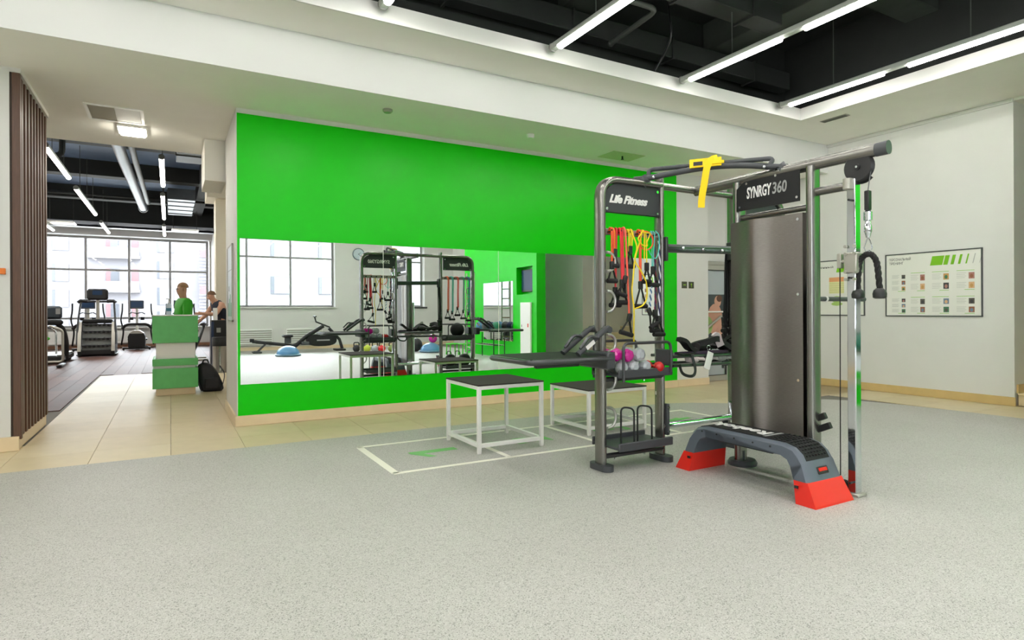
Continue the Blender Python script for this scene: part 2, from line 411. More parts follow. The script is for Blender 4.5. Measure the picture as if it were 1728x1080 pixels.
window('window_1', -4.6, 4.95, YB - 0.3, sill, top, [-3.2, -1.85, -0.5, 0.82, 2.17, 3.53], [3.07], 0.06, -1)
window('window_2', 6.98, 8.22, YB - 0.3, sill, top, [], [3.07], 0.06, -1)
struct('trim_window_sill', MB().box(-4.7, 5.0, YB - 0.25, YB + 0.09, sill - 0.04, sill + 0.002, 0.006).box(6.9, 8.3, YB - 0.25, YB + 0.09, sill - 0.04, sill + 0.002, 0.006), M_white)
# ceiling border, beam and recess
struct('ceiling', MB().box(-6.7, XR + .3, 5.46, 6.06, ZC, ZC + 0.15).box(7.82, XR + .3, YB, 5.46, ZC, ZC + 0.15).box(-6.7, -5.2, YB, 5.46, ZC, ZC + 0.15).box(-5.2, 7.82, YB, -5.6, ZC, ZC + 0.15)
       .box(-6.7, XR + .1, 6.063, 9.6, ZS, ZC + 0.4).box(XR, 13, 1.5, 3.7, 3.9, 4.1), M_ceil)
struct('trim_2', MB().box(-5.18, 7.8, 5.44, 5.458, ZC - 0.002, 4.1).box(7.8, 7.818, -5.58, 5.458, ZC - 0.002, 4.1).box(-5.198, -5.18, -5.58, 5.458, ZC - 0.002, 4.1).box(-5.18, 7.8, -5.598, -5.58, ZC - 0.002, 4.1), M_white, 'white fascia round the recessed black ceiling')
struct('trim_cornice', MB().box(XR - 0.03, XR - 0.001, 3.556, 6.06, ZC - 0.05, ZC - 0.001), M_white)
struct('trim_beam_face', MB().box(-6.6, XR, 6.055, 6.0625, ZS - 0.0005, ZC), mat('beam_paint', (214, 215, 213), 0.6))
void = struct('ceiling_void', MB().box(-6.6, 9.5, -6.4, 6.3, 5.25, 5.4).box(-6.6, 9.5, 6.06, 6.2, 4.09, 5.3).box(8.3, 8.5, -6.4, 6.2, 4.09, 5.3).box(-6.0, -5.9, -6.4, 6.2, 4.09, 5.3).box(-6.6, 9.5, -6.4, -6.2, 4.09, 5.3), M_void)
for x in (-3.2, 0.6, 4.3, 6.75): obj('ceiling_beam', MB().box(x - 0.22, x + 0.22, -6.2, 6.06, 4.86, 5.26, 0.01), M_vbeam, void)
for y in (-3.6, 0.3, 4.1): obj('ceiling_beam', MB().box(-5.9, 8.3, y - 0.2, y + 0.2, 4.95, 5.27, 0.01), M_vbeam, void)
# skirting
sk = MB().box(0.62, 7.17, YW - 0.018, YW, 0, 0.115, 0.003)
struct('baseboard_back', sk, M_skirt)
struct('baseboard_door_side', MB().box(7.172, 7.885, YW - 0.018, YW - 0.0002, 0, 0.115, 0.003), M_skirt)
struct('baseboard_partition_end', MB().box(0.612, 0.632, YW - 0.016, 8.62, 0, 0.114, 0.003), M_skirt)
struct('baseboard_right', MB().box(XR - 0.018, XR, 3.54, 8.6, 0, 0.115, 0.003), mat('ochre_skirting', (206, 178, 122), 0.3, noise=0.04, scale=8))
struct('baseboard_left', MB().box(-6.5, -1.20, 6.975, 7.0, 0, 0.13, 0.003).box(-1.26, -1.215, 7.0, 8.47, 0, 0.13, 0.003), M_skirt)
struct('baseboard_front', MB().box(-6.5, XR, YB, YB + 0.02, 0, 0.11), M_skirt)
# stairs beyond the end of the right wall
st = struct('stairs', MB().box(9.42, 12.8, 1.61, 3.55, 0, 0.01), M_skirt)
for k in range(8):
    x = 9.42 + 0.3 * k
    obj('step', MB().box(x, 12.8, 1.61, 3.53, 0.165 * k + 0.001, 0.165 * (k + 1) - 0.02, 0.0), M_tile[2], st, smooth=False)
    obj('tread', MB().box(x - 0.02, x + 0.31, 1.61, 3.531, 0.165 * (k + 1) - 0.02, 0.165 * (k + 1), 0.004), M_skirt, st, smooth=False)
    obj('stepped_skirting', MB().box(x + 0.01, x + 0.30, 3.532, 3.553, 0.165 * (k + 1), 0.165 * (k + 1) + 0.11, 0.0).box(x + 0.28, x + 0.32, 3.534, 3.552, 0.165 * (k + 1) + 0.05, 0.165 * (k + 2) + 0.11), MATS['ochre_skirting'], st, smooth=False)
# slatted return of the left wall
slw = struct('wall_slatted', MB().box(-1.2615, -1.245, 7.006, 8.46, 0.12, 3.44), mat('dark_backing', (50, 38, 30), 0.7))
obj('slat', MB().box(-1.246, -1.185, 7.003, 7.06, 0.10, 3.44, 0.003), M_slat, slw)
for k in range(9): obj('slat', MB().box(-1.246, -1.20, 7.165 + 0.155 * k, 7.235 + 0.155 * k, 0.115, 3.44, 0.003), M_slat, slw)
struct('trim_slat_cap', MB().box(-1.2615, -1.18, 7.0, 8.46, 3.44, ZS), M_white)
# ------------------------------------------------------------------ mirror
mir = thing('mirror', 'long frameless wall mirror in four panels on the green wall', 'mirror', (3.7, YW, 0.45))
Xm = [0.663, 2.272, 3.872, 5.472, 6.82]
for i in range(4):
    obj('mirror_panel', MB().box(Xm[i] + 0.002, Xm[i + 1] - 0.002, YW - 0.008, YW - 0.001, 0.455, 2.06), M_mirror, mir, smooth=False)
    if i: obj('seam_strip', MB().box(Xm[i] - 0.003, Xm[i] + 0.003, YW - 0.010, YW - 0.0085, 0.455, 2.06), mat('seam_strip', (226, 230, 214), 0.3), mir, smooth=False)
# ------------------------------------------------------------------ gym hall beyond the opening
struct('wall_gym_left', MB().box(-6.5, -6.3, 8.47, YG, 0, 5.2), M_white)
struct('wall_gym_right', MB().box(1.38, 1.6, 8.62, YG, 0, 5.2).box(0.63, 1.6, 8.5, 8.62, 0, ZC), M_white)
gy = MB().box(-6.5, -3.95, YG, YG + 0.3, 0, 5.2).box(1.32, 1.6, YG, YG + 0.3, 0, 5.2).box(-3.95, 1.32, YG, YG + 0.3, 0, 0.72).box(-3.95, 1.32, YG, YG + 0.3, 3.97, 5.2)
struct('wall_gym_far', gy, M_white)
struct('baseboard_gym_far', MB().box(-6.3, 1.38, YG - 0.02, YG, 0, 0.1), mat('wood_skirting', (150, 110, 84), 0.5))
struct('trim_gym_sill', MB().box(-3.98, 1.34, YG - 0.14, YG - 0.001, 0.68, 0.72), M_white)
struct('trim_gym_window_head', MB().box(-6.3, 1.38, YG - 0.5, YG - 0.002, 3.97, 4.3), mat('pale_grey_paint', (196, 196, 196), 0.6))
window('window_3', -3.9, 1.28, YG + 0.1, 0.72, 3.97, [-2.6, -1.3, 0.0], [1.05, 2.78], 0.075, 1)
struct('trim_gym_column', MB().box(0.95, 1.38, 16.0, 16.6, 0, 4.0).box(0.76, 1.38, 15.8, 16.8, 3.95, 4.35), mat('cream_paint', (224, 218, 196), 0.6))
struct('trim_bulkhead', MB().box(0.392, 0.64, 8.7, 9.58, 2.95, ZS - 0.001), M_ceil)
gv = struct('ceiling_gym', MB().box(-6.5, 1.6, 9.6, YG + 0.2, 5.1, 5.25).box(-6.5, 1.6, 9.60, 9.62, ZS + .3, 5.2), M_voidb)
for y in (11.5, 15.0, 18.6, 22.4): obj('ceiling_beam', MB().box(-6.4, 1.5, y - 0.2, y + 0.2, 4.72, 5.11, 0.01), M_void, gv)
for x in (0.85,): obj('ceiling_beam', MB().box(x - 0.15, x + 0.15, 9.7, 25.8, 4.7, 5.11, 0.01), M_void, gv)
obj('downstand_beam', MB().box(-6.3, 1.38, 24.4, 24.8, 4.15, 5.1, 0.01), M_void, gv)
obj('cable_tray', MB().box(-6.3, 1.35, 23.6, 23.95, 4.02, 4.1, 0.01).box(-6.3, 1.35, 23.6, 23.63, 4.02, 4.2), mat('pale_tray', (150, 156, 166), 0.5), gv)
# ------------------------------------------------------------------ luminaires
def luminaire(name, label, x, y_end, z, n, group, lamp, seg=1.22, gap=0.28, rz=0.0, w=0.085):
    L = n * (seg + gap)
    t = thing(name, label, 'ceiling light', (x, y_end - L / 2, z), group)
    b = BASE[t.name]
    obj('housing', MB().box(x - w / 2, x + w / 2, y_end - L, y_end, z + 0.012, z + 0.075, 0.012), mat('grey_luminaire', (168, 172, 166), 0.45), t)
    for e in (y_end - L, y_end): obj('end_cap', MB().lathe([(0.045, -0.012), (0.05, 0), (0.045, 0.012)], 16, (x, e, z + 0.045), 'Y'), mat('grey_cap', (120, 122, 118), 0.5), t)
    for k in range(n):
        y1 = y_end - gap / 2 - k * (seg + gap); p = []
        for i in range(9):
            a = pi + pi * i / 8; p.append((x + 0.038 * cos(a), z + 0.014 + 0.034 * sin(a)))
        obj('tube_diffuser', MB().prism(p, 'Y', y1 - seg, y1), lamp, t)
        obj('hanger_rod', MB().cyl((x, y1 - seg / 2, z + 0.07), (x, y1 - seg / 2, min(5.2, z + 1.1)), 0.006, 6), M_duct, t)
    return t
lx = [-3.75, -1.95, -0.12, 1.7, 3.55, 5.43, 7.28]
names = ['outermost row past the frame', 'second row past the frame', 'third row past the frame', 'row ending above the mirror', 'row above the step box', 'row above the training rig', 'row along the fascia corner']
for i, x in enumerate(lx):
    luminaire('linear_light', 'warm white linear light in the black recess, ' + names[i], x, 5.37, 4.0, 7, 'linear lights in the black ceiling recess', M_lamp)
for i, (x, lab) in enumerate(((-4.6, 'by the far outer wall'), (-3.2, 'over the treadmill side'), (-1.72, 'above the stair climber'), (-0.12, 'above the reception counter'))):
    for j, y in enumerate((14.6, 19.7, 24.0)):
        luminaire('gym_linear_light', 'gym hall linear light %s, %s' % (lab, ('near the opening', 'in the middle', 'by the window')[j]), x - 0.02 * (j), y, 3.88, (2, 3, 2)[j], 'linear lights in the gym hall', M_lampg, gap=0.08)
# ceiling hatch and square lamp in the soffit of the opening
t = thing('ceiling_hatch', 'open white access hatch in the soffit over the opening', 'hatch', (-0.52, 8.08, ZS))
obj('hatch_frame', MB().box(-0.80, -0.25, 7.79, 7.82, ZS - .012, ZS).box(-0.80, -0.25, 8.35, 8.38, ZS - .012, ZS).box(-0.80, -0.77, 7.82, 8.35, ZS - .012, ZS).box(-0.28, -0.25, 7.82, 8.35, ZS - .012, ZS), M_wmetal, t)
obj('hatch_panel', MB().box(-0.52, -0.285, 7.825, 8.345, ZS - 0.008, ZS - 0.001, 0.002), M_white, t)
obj('hatch_leaf', MB().box(-0.765, -0.525, 7.825, 8.345, ZS - 0.006, ZS - 0.001, 0.001), mat('hatch_grey', (150, 144, 124), 0.6), t)
t = thing('square_ceiling_lamp', 'lit square white lamp under the soffit behind the hatch', 'ceiling light', (-0.39, 8.65, ZS))
obj('lamp_body', MB().box(-0.545, -0.235, 8.46, 8.85, ZS - 0.03, ZS, 0.008), M_wmetal, t)
obj('lamp_diffuser', MB().box(-0.52, -0.26, 8.485, 8.825, ZS - 0.05, ZS - 0.03, 0.008), emis('square_lamp_glow', (255, 250, 236), 14), t)
# ------------------------------------------------------------------ training rig
RY = 3.8; XA, XB, XC, XD = 2.948, 3.571, 4.46, 5.12; XP = 4.0; YP1, YP2 = 3.335, 2.695; ZT = 2.29
rig = thing('training_rig', 'large dark grey steel training rig with towers, weight column and pulley', 'training rig', (3.7, 3.8, 0))
PX = oval(0.055, 0.031, 18, 3.2); PT = oval(0.054, 0.029, 18, 3.2)
def rp(name, mb, m=None, par=None, **k): return obj(name, mb, m or M_frame, par or rig, **k)
lt = rpath([(XA, RY, 0.03), (XA, RY, ZT), (XB, RY, ZT)], 0.17, 8)
rp('outer_post', MB().tube(lt, prof=PT, up=(0, 1, 0)), M_tubeg)
rp('outer_post', MB().tube(rpath([(XD, RY, 0.03), (XD, RY, ZT), (XC, RY, ZT)], 0.17, 8), prof=PT, up=(0, 1, 0)), M_tubeg)
for x in (XB, XC): rp('inner_post', MB().tube([(x, RY, 0.03), (x, RY, 2.36)], prof=oval(0.05, 0.022, 18, 3.2), up=(0, 1, 0)), M_tubeg)
for x in (XA, XB, XC, XD):
    f = [(x + 0.055 * cos(t), (RY - 0.01) + (0.06 if sin(t) > 0 else -0.06) + 0.06 * sin(t)) for t in [2 * pi * k / 20 for k in range(20)]]
    rp('foot_pad', MB().prism(f, 'Z', 0.001, 0.045), M_char)
rp('top_beam', MB().tube([(XB, RY, ZT), (XC, RY, ZT)], 0.03, 14), M_tubeg)
rp('main_beam', MB().tube([(XP, RY, ZT - 0.005), (XP, 2.20, ZT - 0.005)], prof=oval(0.043, 0.032, 16, 2.2), up=(0, 0, 1)), M_tubeg)
rp('beam_end_cap', MB().tube([(XP, 2.25, ZT - 0.005), (XP, 2.185, ZT - 0.005), (XP, 2.17, ZT - 0.005)], prof=oval(0.045, 0.034, 16, 2.2), up=(0, 0, 1)), M_char)
# main weight column
for y in (YP1, YP2):
    p = rp('column_post', MB().tube([(XP, y, 0.03), (XP, y, ZT - 0.02)], prof=PX, up=(1, 0, 0)), M_tubeg)
rp('foot_pad', MB().lathe([(0.11, 0.001), (0.115, 0.02), (0.1, 0.045)], 24, (XP + 0.02, YP1, 0)).cyl((XP, YP1, 0.045), (XP, YP1, 0.12), 0.035), M_char)
rp('foot_pad', MB().lathe([(0.11, 0.001), (0.115, 0.02), (0.1, 0.045)], 24, (XP + 0.02, YP2, 0)), M_char)
rp('cross_tube', MB().tube([(XP, YP1, 1.985), (XP, YP2, 1.985)], 0.024, 12), M_tubeg)
sh = []
for k in range(41):
    t = k / 40; y = YP1 + 0.035 + (YP2 + 0.04 - YP1 - 0.035) * t; sh.append((XP - 0.062 - 0.030 * math.exp(-((t - .35) / .17) ** 2), y))  # shallow bend added to the sheet's shape to raise a bright stripe
sh += [(XP - 0.02, YP2 + 0.04), (XP - 0.02, YP2 + .05), (XP - 0.058, YP2 + .06), (XP - 0.058, YP1 + 0.03)]
col = rp('weight_shroud', MB().prism(sh, 'Z', 0.2, 1.945), M_steel)
for y, z in ((3.26, 1.90), (2.77, 1.90), (3.26, 1.36), (2.77, 1.36), (3.26, 0.74), (2.77, 0.74)):
    rp('bolt', MB().lathe([(0.011, -0.004), (0.011, 0.003), (0.006, 0.007)], 8, (XP - 0.0665, y, z), 'X'), M_chrome, col)
pl = rp('sign_plate', MB().prism([(3.235, 2.255), (2.755, 2.255), (2.755, 2.03), (3.310, 2.03), (3.310, 2.205)], 'X', XP - 0.066, XP - 0.058), M_plate)
text('sign_lettering', 'SYNRGY', 0.118, frame((XP - 0.0675, 3.098, 2.155), (0, -1, 0), (0, 0, 1)), M_wprint, pl, 0.001, shear=0.1, width=0.222, bold=0.003)
text('sign_lettering', '360', 0.118, frame((XP - 0.0675, 2.918, 2.155), (0, -1, 0), (0, 0, 1)), M_gprint, pl, 0.001, shear=0.1, width=0.122, bold=0.002)
for y, z in ((3.21, 2.235), (2.95, 2.25), (2.775, 2.06), (3.275, 2.06)):
    rp('bolt', MB().lathe([(0.010, -0.004), (0.010, 0.003), (0.005, 0.007)], 8, (XP - 0.068, y, z), 'X'), M_chrome, pl)
rs_ = []
for k in range(15):
    a = pi * k / 14; rs_.append((XP + 0.0 + 0.2 * sin(a), (YP1 + YP2) / 2 + 0.29 * cos(a)))
rp('rear_shroud', MB().prism(rs_, 'Z', 0.2, 1.42), M_steel)
# pulley side
rp('bracket_tube', MB().tube([(XP, YP2, 2.085), (XP, 2.45, 2.085)], 0.03, 12), M_tubeg)
cp = rp('guide_post', MB().box(XP - 0.032, XP + 0.032, 2.372, 2.432, 0.02, 2.125, 0.006), M_chrome)
rp('guide_foot', MB().box(XP - 0.05, XP + 0.05, 2.35, 2.455, 0.001, 0.02, 0.004), M_alu, cp)
for z in (0.09, 1.98, 1.46): rp('guide_bolt', MB().cyl((XP - 0.06, 2.40, z), (XP + 0.06, 2.40, z), 0.008, 8), M_black, cp)
rp('post_cap', MB().tube([(XP - 0.04, 2.415, 2.055), (XP - 0.04, 2.415, 2.125)], prof=oval(0.032, 0.028), up=(1, 0, 0)), M_alu, cp)
ca = rp('carriage', MB().box(XP - 0.046, XP + 0.046, 2.358, 2.446, 1.49, 1.63, 0.008), M_alu)
for z in (1.50, 1.62, 1.45, 1.67):
    [rp('carriage_bolt', MB().cyl((XP - 0.055, q, z), (XP - 0.04, q, z), 0.011, 8), M_alu, ca) for q in (2.43, 2.37)]
rp('pull_pin', MB().cyl((XP - 0.01, 2.44, 1.575), (XP - 0.01, 2.475, 1.575), 0.014, 8).box(XP - 0.028, XP + 0.008, 2.475, 2.505, 1.53, 1.63, 0.004), M_alu, ca)
pu = rp('pulley', MB().lathe([(0.09, -0.022), (0.096, -0.016), (0.082, -0.004), (0.082, 0.004), (0.096, 0.016), (0.09, 0.022)], 28, (XP, 2.362, 2.195), 'X').lathe([(0.02, -0.03), (0.02, 0.03)], 10, (XP, 2.362, 2.195), 'X'), M_black)
rp('pulley_axle', MB().lathe([(0.008, -0.036), (0.008, 0.036)], 8, (XP, 2.362, 2.195), 'X'), M_chrome, pu)
rp('pulley_guard', MB().prism([(2.36 + 0.104 * cos(t), 2.19 + 0.104 * sin(t)) for t in [pi * 0.5 + pi * 1.0 * k / 12 + pi * .75 for k in range(13)]], 'X', XP + 0.024, XP + 0.03), M_black, pu)
rp('upper_cable', MB().tube([(XP, 2.285, 2.22), (XP, 2.287, 2.15), (XP, 2.305, 2.03)], 0.004, 6), mat('grey_cable', (110, 112, 112), 0.4, metal=0.4))
rp('lower_cable', MB().tube([(XP - 0.01, 2.492, 1.54), (XP - 0.01, 2.495, 0.05)], 0.004, 6), M_black)
rp('lower_pulley', MB().lathe([(0.06, -0.018), (0.065, -0.01), (0.055, 0), (0.065, 0.01), (0.06, 0.018)], 18, (XP, 2.47, 0.12), 'X').xf(Matrix.Translation((XP, 2.47, .05)) @ Matrix.Scale(.6, 4) @ Matrix.Translation((-XP, -2.47, -.12))), M_black)
sw = rp('swivel', MB().box(XP - 0.018, XP + 0.018, 2.29, 2.322, 1.90, 2.03, 0.004), M_black)
rp('swivel_drum', MB().lathe([(0.012, 1.72), (0.02, 1.75), (0.024, 1.76), (0.024, 1.80), (0.018, 1.81), (0.018, 1.83), (0.026, 1.835), (0.026, 1.89), (0.014, 1.90)], 12, (XP, 2.306, 0)), M_chrome, sw)
rp('carabiner', MB().tube([(XP, 2.306, 1.725), (XP, 2.318, 1.70), (XP, 2.332, 1.655), (XP, 2.324, 1.632), (XP, 2.306, 1.628), (XP, 2.288, 1.632), (XP, 2.28, 1.655), (XP, 2.294, 1.70)], 0.0045, 6, closed=True), M_chrome, sw)
# grips, pegs and small fittings of the column
pb = rp('pull_bar', MB().cyl((XP + 0.03, YP2, 1.325), (XP + 0.62, YP2, 1.325), 0.017), M_char)
rp('bar_ring', MB().cyl((XP + 0.13, YP2, 1.325), (XP + 0.145, YP2, 1.325), 0.023), M_wprint, pb)
for z, l in ((0.44, 0.07), (0.36, 0.11)): rp('pin_handle', MB().box(XP + 0.0, XP + 0.03, YP2 - 0.03 - l, YP2 - 0.02, z, z + 0.045, 0.004).xf(Matrix.Translation((0, YP2, z)) @ Matrix.Rotation(-0.45, 4, 'X') @ Matrix.Translation((0, -YP2, -z))), M_black)
rp('caution_label', MB().box(XP - 0.02, XP + 0.014, YP2 - 0.0285, YP2 - 0.0275, 0.24, 0.40), M_wprint)
rp('caution_label', MB().box(XP - 0.012, XP + 0.02, YP2 - 0.0285, YP2 - 0.0275, 1.36, 1.44), M_wprint)
# near tower fittings
pp = [(XA + 0.028, 2.03), (XB - 0.02, 2.03), (XB - 0.02, 2.262)] + [(XA + 0.175 + 0.147 * cos(a), 2.115 + 0.147 * sin(a)) for a in [pi / 2 + pi / 2 * k / 6 for k in range(7)]]
for X0, sgn in ((0, 1), (XD + XA, -1)):
    P = [((X0 + sgn * x) if sgn < 0 else x, z) for x, z in pp]
    q = rp('header_plate', MB().prism(P, 'Y', RY - 0.022, RY - 0.014).prism(P, 'Y', RY + 0.014, RY + 0.022), mat('grey_header_sheet', (60, 63, 65), 0.5, spec=0.3))
    xc = (XA + XB) / 2 if sgn > 0 else (XC + XD) / 2 + 0.02
    for dx, z in ((-0.26, 2.055), (0.27, 2.05), (0.27, 2.23)):
        rp('bolt', MB().lathe([(0.012, -0.03), (0.012, 0.028), (0.006, 0.033)], 8, (xc + sgn * dx, RY, z), 'Y'), M_chrome, q)
    if sgn > 0:
        text('sign_lettering', 'Life Fitness', 0.088, frame((3.225, RY - 0.0235, 2.135), (1, 0, 0), (0, 0, 1)), M_wprint, q, 0.001, shear=0.35, width=0.40, bold=0.004, space=0.92)
        text('sign_lettering', 'SYNRGY360', 0.085, frame((3.26, RY + 0.0235, 2.14), (-1, 0, 0), (0, 0, 1)), M_wprint, q, 0.001, shear=0.1, width=0.40, bold=0.002)
    else:
        text('sign_lettering', 'Life Fitness', 0.088, frame((4.83, RY + 0.0235, 2.135), (-1, 0, 0), (0, 0, 1)), M_wprint, q, 0.001, shear=0.35, width=0.40, bold=0.004, space=0.92)
for x0, x1 in ((XA, XB), (XC, XD)):
    hr = rp('hook_rail', MB().box(x0 + 0.02, x1 - 0.015, RY - 0.012, RY + 0.012, 1.85, 1.90, 0.004), mat('taupe_rail', (150, 140, 132), 0.4, metal=0.3))
    for k in range(6):
        x = x0 + 0.07 + 0.095 * k
        for s in (-1, 1): rp('hook', MB().tube([(x, RY + s * 0.012, 1.87), (x, RY + s * 0.055, 1.87), (x, RY + s * 0.065, 1.885)], 0.007, 6), M_black, hr)
    for zt, zb in ((0.706, 0.735), (0.105, 0.17)):
        rp('shelf_tube', MB().tube([(x0, RY - 0.03, zt), (x1, RY - 0.03, zt)], 0.021, 10), M_frame)
        tr = rp('shelf_tray', MB().box(x0 + 0.035, x1 - 0.03, RY - 0.17, RY + 0.15, zb, zb + 0.02, 0.006).box(x0 + 0.035, x1 - 0.03, RY - 0.185, RY - 0.165, zb - 0.01, zb + 0.055, 0.006).box(x0 + 0.035, x1 - 0.03, RY + 0.145, RY + 0.165, zb - 0.01, zb + 0.055, 0.006), M_char)
        for dx in (0.12, 0.42): rp('tray_bolt', MB().cyl((x0 + dx, RY - 0.03, zt - 0.032), (x0 + dx, RY - 0.03, zt - 0.02), 0.009, 8), M_chrome, tr)
    rp('shelf_guard', MB().tube(rpath([(x0 + 0.075, RY - 0.19, 0.70), (x0 + 0.075, RY - 0.19, 0.995), (x1 - 0.06, RY - 0.19, 0.995), (x1 - 0.06, RY - 0.19, 0.75)], 0.05), 0.012, 8), M_frame)
    rp('shelf_guard', MB().tube(rpath([(x0 + 0.075, RY + 0.18, 0.70), (x0 + 0.075, RY + 0.18, 0.995), (x1 - 0.1, RY + 0.18, 0.995), (x1 - 0.1, RY + 0.18, 0.75)], 0.05), 0.012, 8), M_frame)
    rp('guard_bracket', MB().box(x1 - 0.07, x1 - 0.04, RY - 0.2, RY - 0.02, 0.80, 0.93, 0.006), M_char)
    for a, b in ((x0 + 0.155, x0 + 0.255), (x0 + 0.325, x0 + 0.44)):
        rp('bar_loop', MB().tube(rpath([(a, RY - 0.06, 0.19), (a, RY - 0.06, 0.485), (b, RY - 0.1, 0.47), (b, RY - 0.1, 0.19)], 0.045), 0.0075, 8), M_black)
for x0, sg in ((XA, 1), (XD, -1)):
    for z0, z1 in ((1.557, 1.704), (1.24, 1.40), (0.925, 1.06), (0.63, 0.79), (0.33, 0.49)):
        h = (z1 - z0) / 2; zc = (z0 + z1) / 2
        rp('grip_ring', MB().tube([(x0 + sg * 0.02, RY - 0.06, z0)] + [(x0 + sg * (0.035 + 0.068 * cos(a)), RY - 0.06, zc + h * sin(a)) for a in [-pi / 2 + pi * k / 10 for k in range(11)]] + [(x0 + sg * 0.02, RY - 0.06, z1)], 0.012, 10), mat('satin_steel', (190, 190, 186), 0.3, metal=0.9))
    # dip platform with push-up grips
    s = -sg; X = lambda v: x0 + s * v
    oy = 0 if sg > 0 else 0.25
    fr = rp('platform_frame', MB().tube(rpath([(X(0.02), 3.64 + oy, 0.88), (X(0.74), 3.64 + oy, 0.88), (X(0.74), 4.27 + oy, 0.88), (X(0.02), 4.27 + oy, 0.88)], 0.07), 0.022, 10), M_frame)
    rp('platform_top', MB().box(min(X(0.03), X(0.735)), max(X(0.03), X(0.735)), 3.645 + oy, 4.265 + oy, 0.885, 0.903, 0.006), M_blackr, fr)
    rp('platform_lip', MB().box(min(X(0.3), X(0.68)), max(X(0.3), X(0.68)), 3.66 + oy, 3.7 + oy, 0.835, 0.87, 0.006), M_black, fr)
    rp('platform_bracket', MB().box(min(X(-0.01), X(0.07)), max(X(-0.01), X(0.07)), 3.62, 4.0, 0.80, 0.93, 0.012), M_char)
    rp('post_clamp', MB().box(min(X(0.03), X(-0.065)), max(X(0.03), X(-0.065)), RY - 0.07, RY - 0.035, 0.80, 0.92, 0.008), M_char)
    for y in (3.7 + oy, 3.90 + oy):
        arm = rp('grip_arm', MB().tube([(X(0.29), y, 0.92), (X(0.05), y, 1.09), (X(-0.01), y + (3.77 - y) * .2, 1.115)], prof=oval(0.026, 0.02), up=(0, 1, 0)), M_char)
        rp('grip_handle', MB().tube(rpath([(X(0.12), y - 0.03, 1.04), (X(0.20), y - 0.03, 1.06), (X(0.29), y - 0.03, 0.965)], 0.035), 0.012, 8), M_chrome if False else M_frame, arm)
    rp('arm_pivot', MB().cyl((X(0.0), 3.68 + oy * .5, 1.10), (X(0.0), 3.93 + oy, 1.10), 0.026), M_char)
    rp('platform_label', MB().box(-0.045, 0.045, -0.001, 0.001, -0.016, 0.016).xf(Matrix.Translation((X(0.19), 3.674, 0.99)) @ Matrix.Rotation(s * radians(35) , 4, 'Y')), M_wprint)
rp('spec_label', MB().box(XB - 0.0215, XB - 0.0205, RY - 0.02, RY + 0.02, 0.37, 0.52).box(XB - 0.0215, XB - 0.0205, RY - 0.02, RY + 0.03, 0.54, 0.57), M_wprint)
# bay between the towers
rp('upper_bar', MB().tube(rpath([(XB + 0.03, RY - 0.05, 1.765), (XC - 0.04, RY - 0.05, 1.785)], 0.02), prof=oval(0.036, 0.02), up=(0, 0, 1)).box(XB + 0.015, XB + 0.04, RY - 0.07, RY + 0.03, 1.66, 1.86, 0.005).box(XC - 0.05, XC - 0.02, RY - 0.07, RY + 0.03, 1.70, 1.86, 0.005), M_frame)
for k in range(3): rp('bar_knob', MB().sphere((XB + 0.2 + 0.235 * k, RY - 0.073, 1.772), 0.016, 10, 6), M_chrome)
ms = rp('storage_shelf', MB().box(XB + 0.02, XC - 0.02, RY - 0.13, RY + 0.12, 0.862, 0.874, 0.003), M_char)
for y in (RY - 0.13, RY + 0.12):
    for z in (0.865, 0.79): rp('shelf_rail', MB().tube([(XB + 0.02, y, z), (XC - 0.02, y, z - 0.01)], 0.013, 8), M_frame, ms)
rp('lower_tube', MB().tube([(XB, RY - 0.03, 0.285), (XC, RY - 0.03, 0.285)], 0.028, 12), M_chrome)
rp('tube_clamp', MB().box(XB + 0.015, XB + 0.045, RY - 0.07, RY + 0.02, 0.21, 0.47, 0.005), M_char)
for z in (0.24, 0.44): rp('clamp_bolt', MB().cyl((XB + 0.03, RY - 0.075, z), (XB + 0.03, RY - 0.06, z), 0.012, 8), M_chrome)
rp('brace', MB().tube([(XC - 0.06, RY - 0.03, 0.42), (XC, RY - 0.03, 0.12)], 0.03, 8), M_chrome)
# multi-grip bar above
G0, G1 = Vector((3.38, 3.80, 2.30)), Vector((4.0, 2.97, 2.30)); D = (G1 - G0); N = Vector((D.y, -D.x, 0)).normalized() * -1
def gp(t, up, out=0.0): q = G0 + D * t + N * out; return (q.x, q.y, 2.30 + up)
gb = rp('grip_bar', MB().tube(curve([gp(-0.06, 0.03), gp(0.08, 0.035), gp(0.3, 0.06), gp(0.55, 0.075), gp(0.78, 0.06), gp(0.96, 0.03), gp(1.06, 0.02)], 5), 0.024, 10), M_char)
rp('grip_rail', MB().tube(rpath([gp(0.06, 0.02), gp(0.05, 0.105, .02), gp(0.97, 0.10, .02), gp(0.92, 0.02)], 0.05), 0.018, 10), M_char, gb)
for t in (0.36, 0.66): rp('grip_strut', MB().cyl(gp(t, 0.06), gp(t, 0.1, .02), 0.013, 8), M_char, gb)
for t in (0.0, 1.0):
    rp('beam_clamp', MB().tube([gp(t, -0.01), gp(t + 0.02, 0.01), gp(t, 0.03)], 0.05, 10), M_char, gb)
for t in (0.1, 0.9): rp('clamp_bolt', MB().sphere(gp(t, 0.03, -0.03), 0.013, 8, 6), M_chrome, gb)
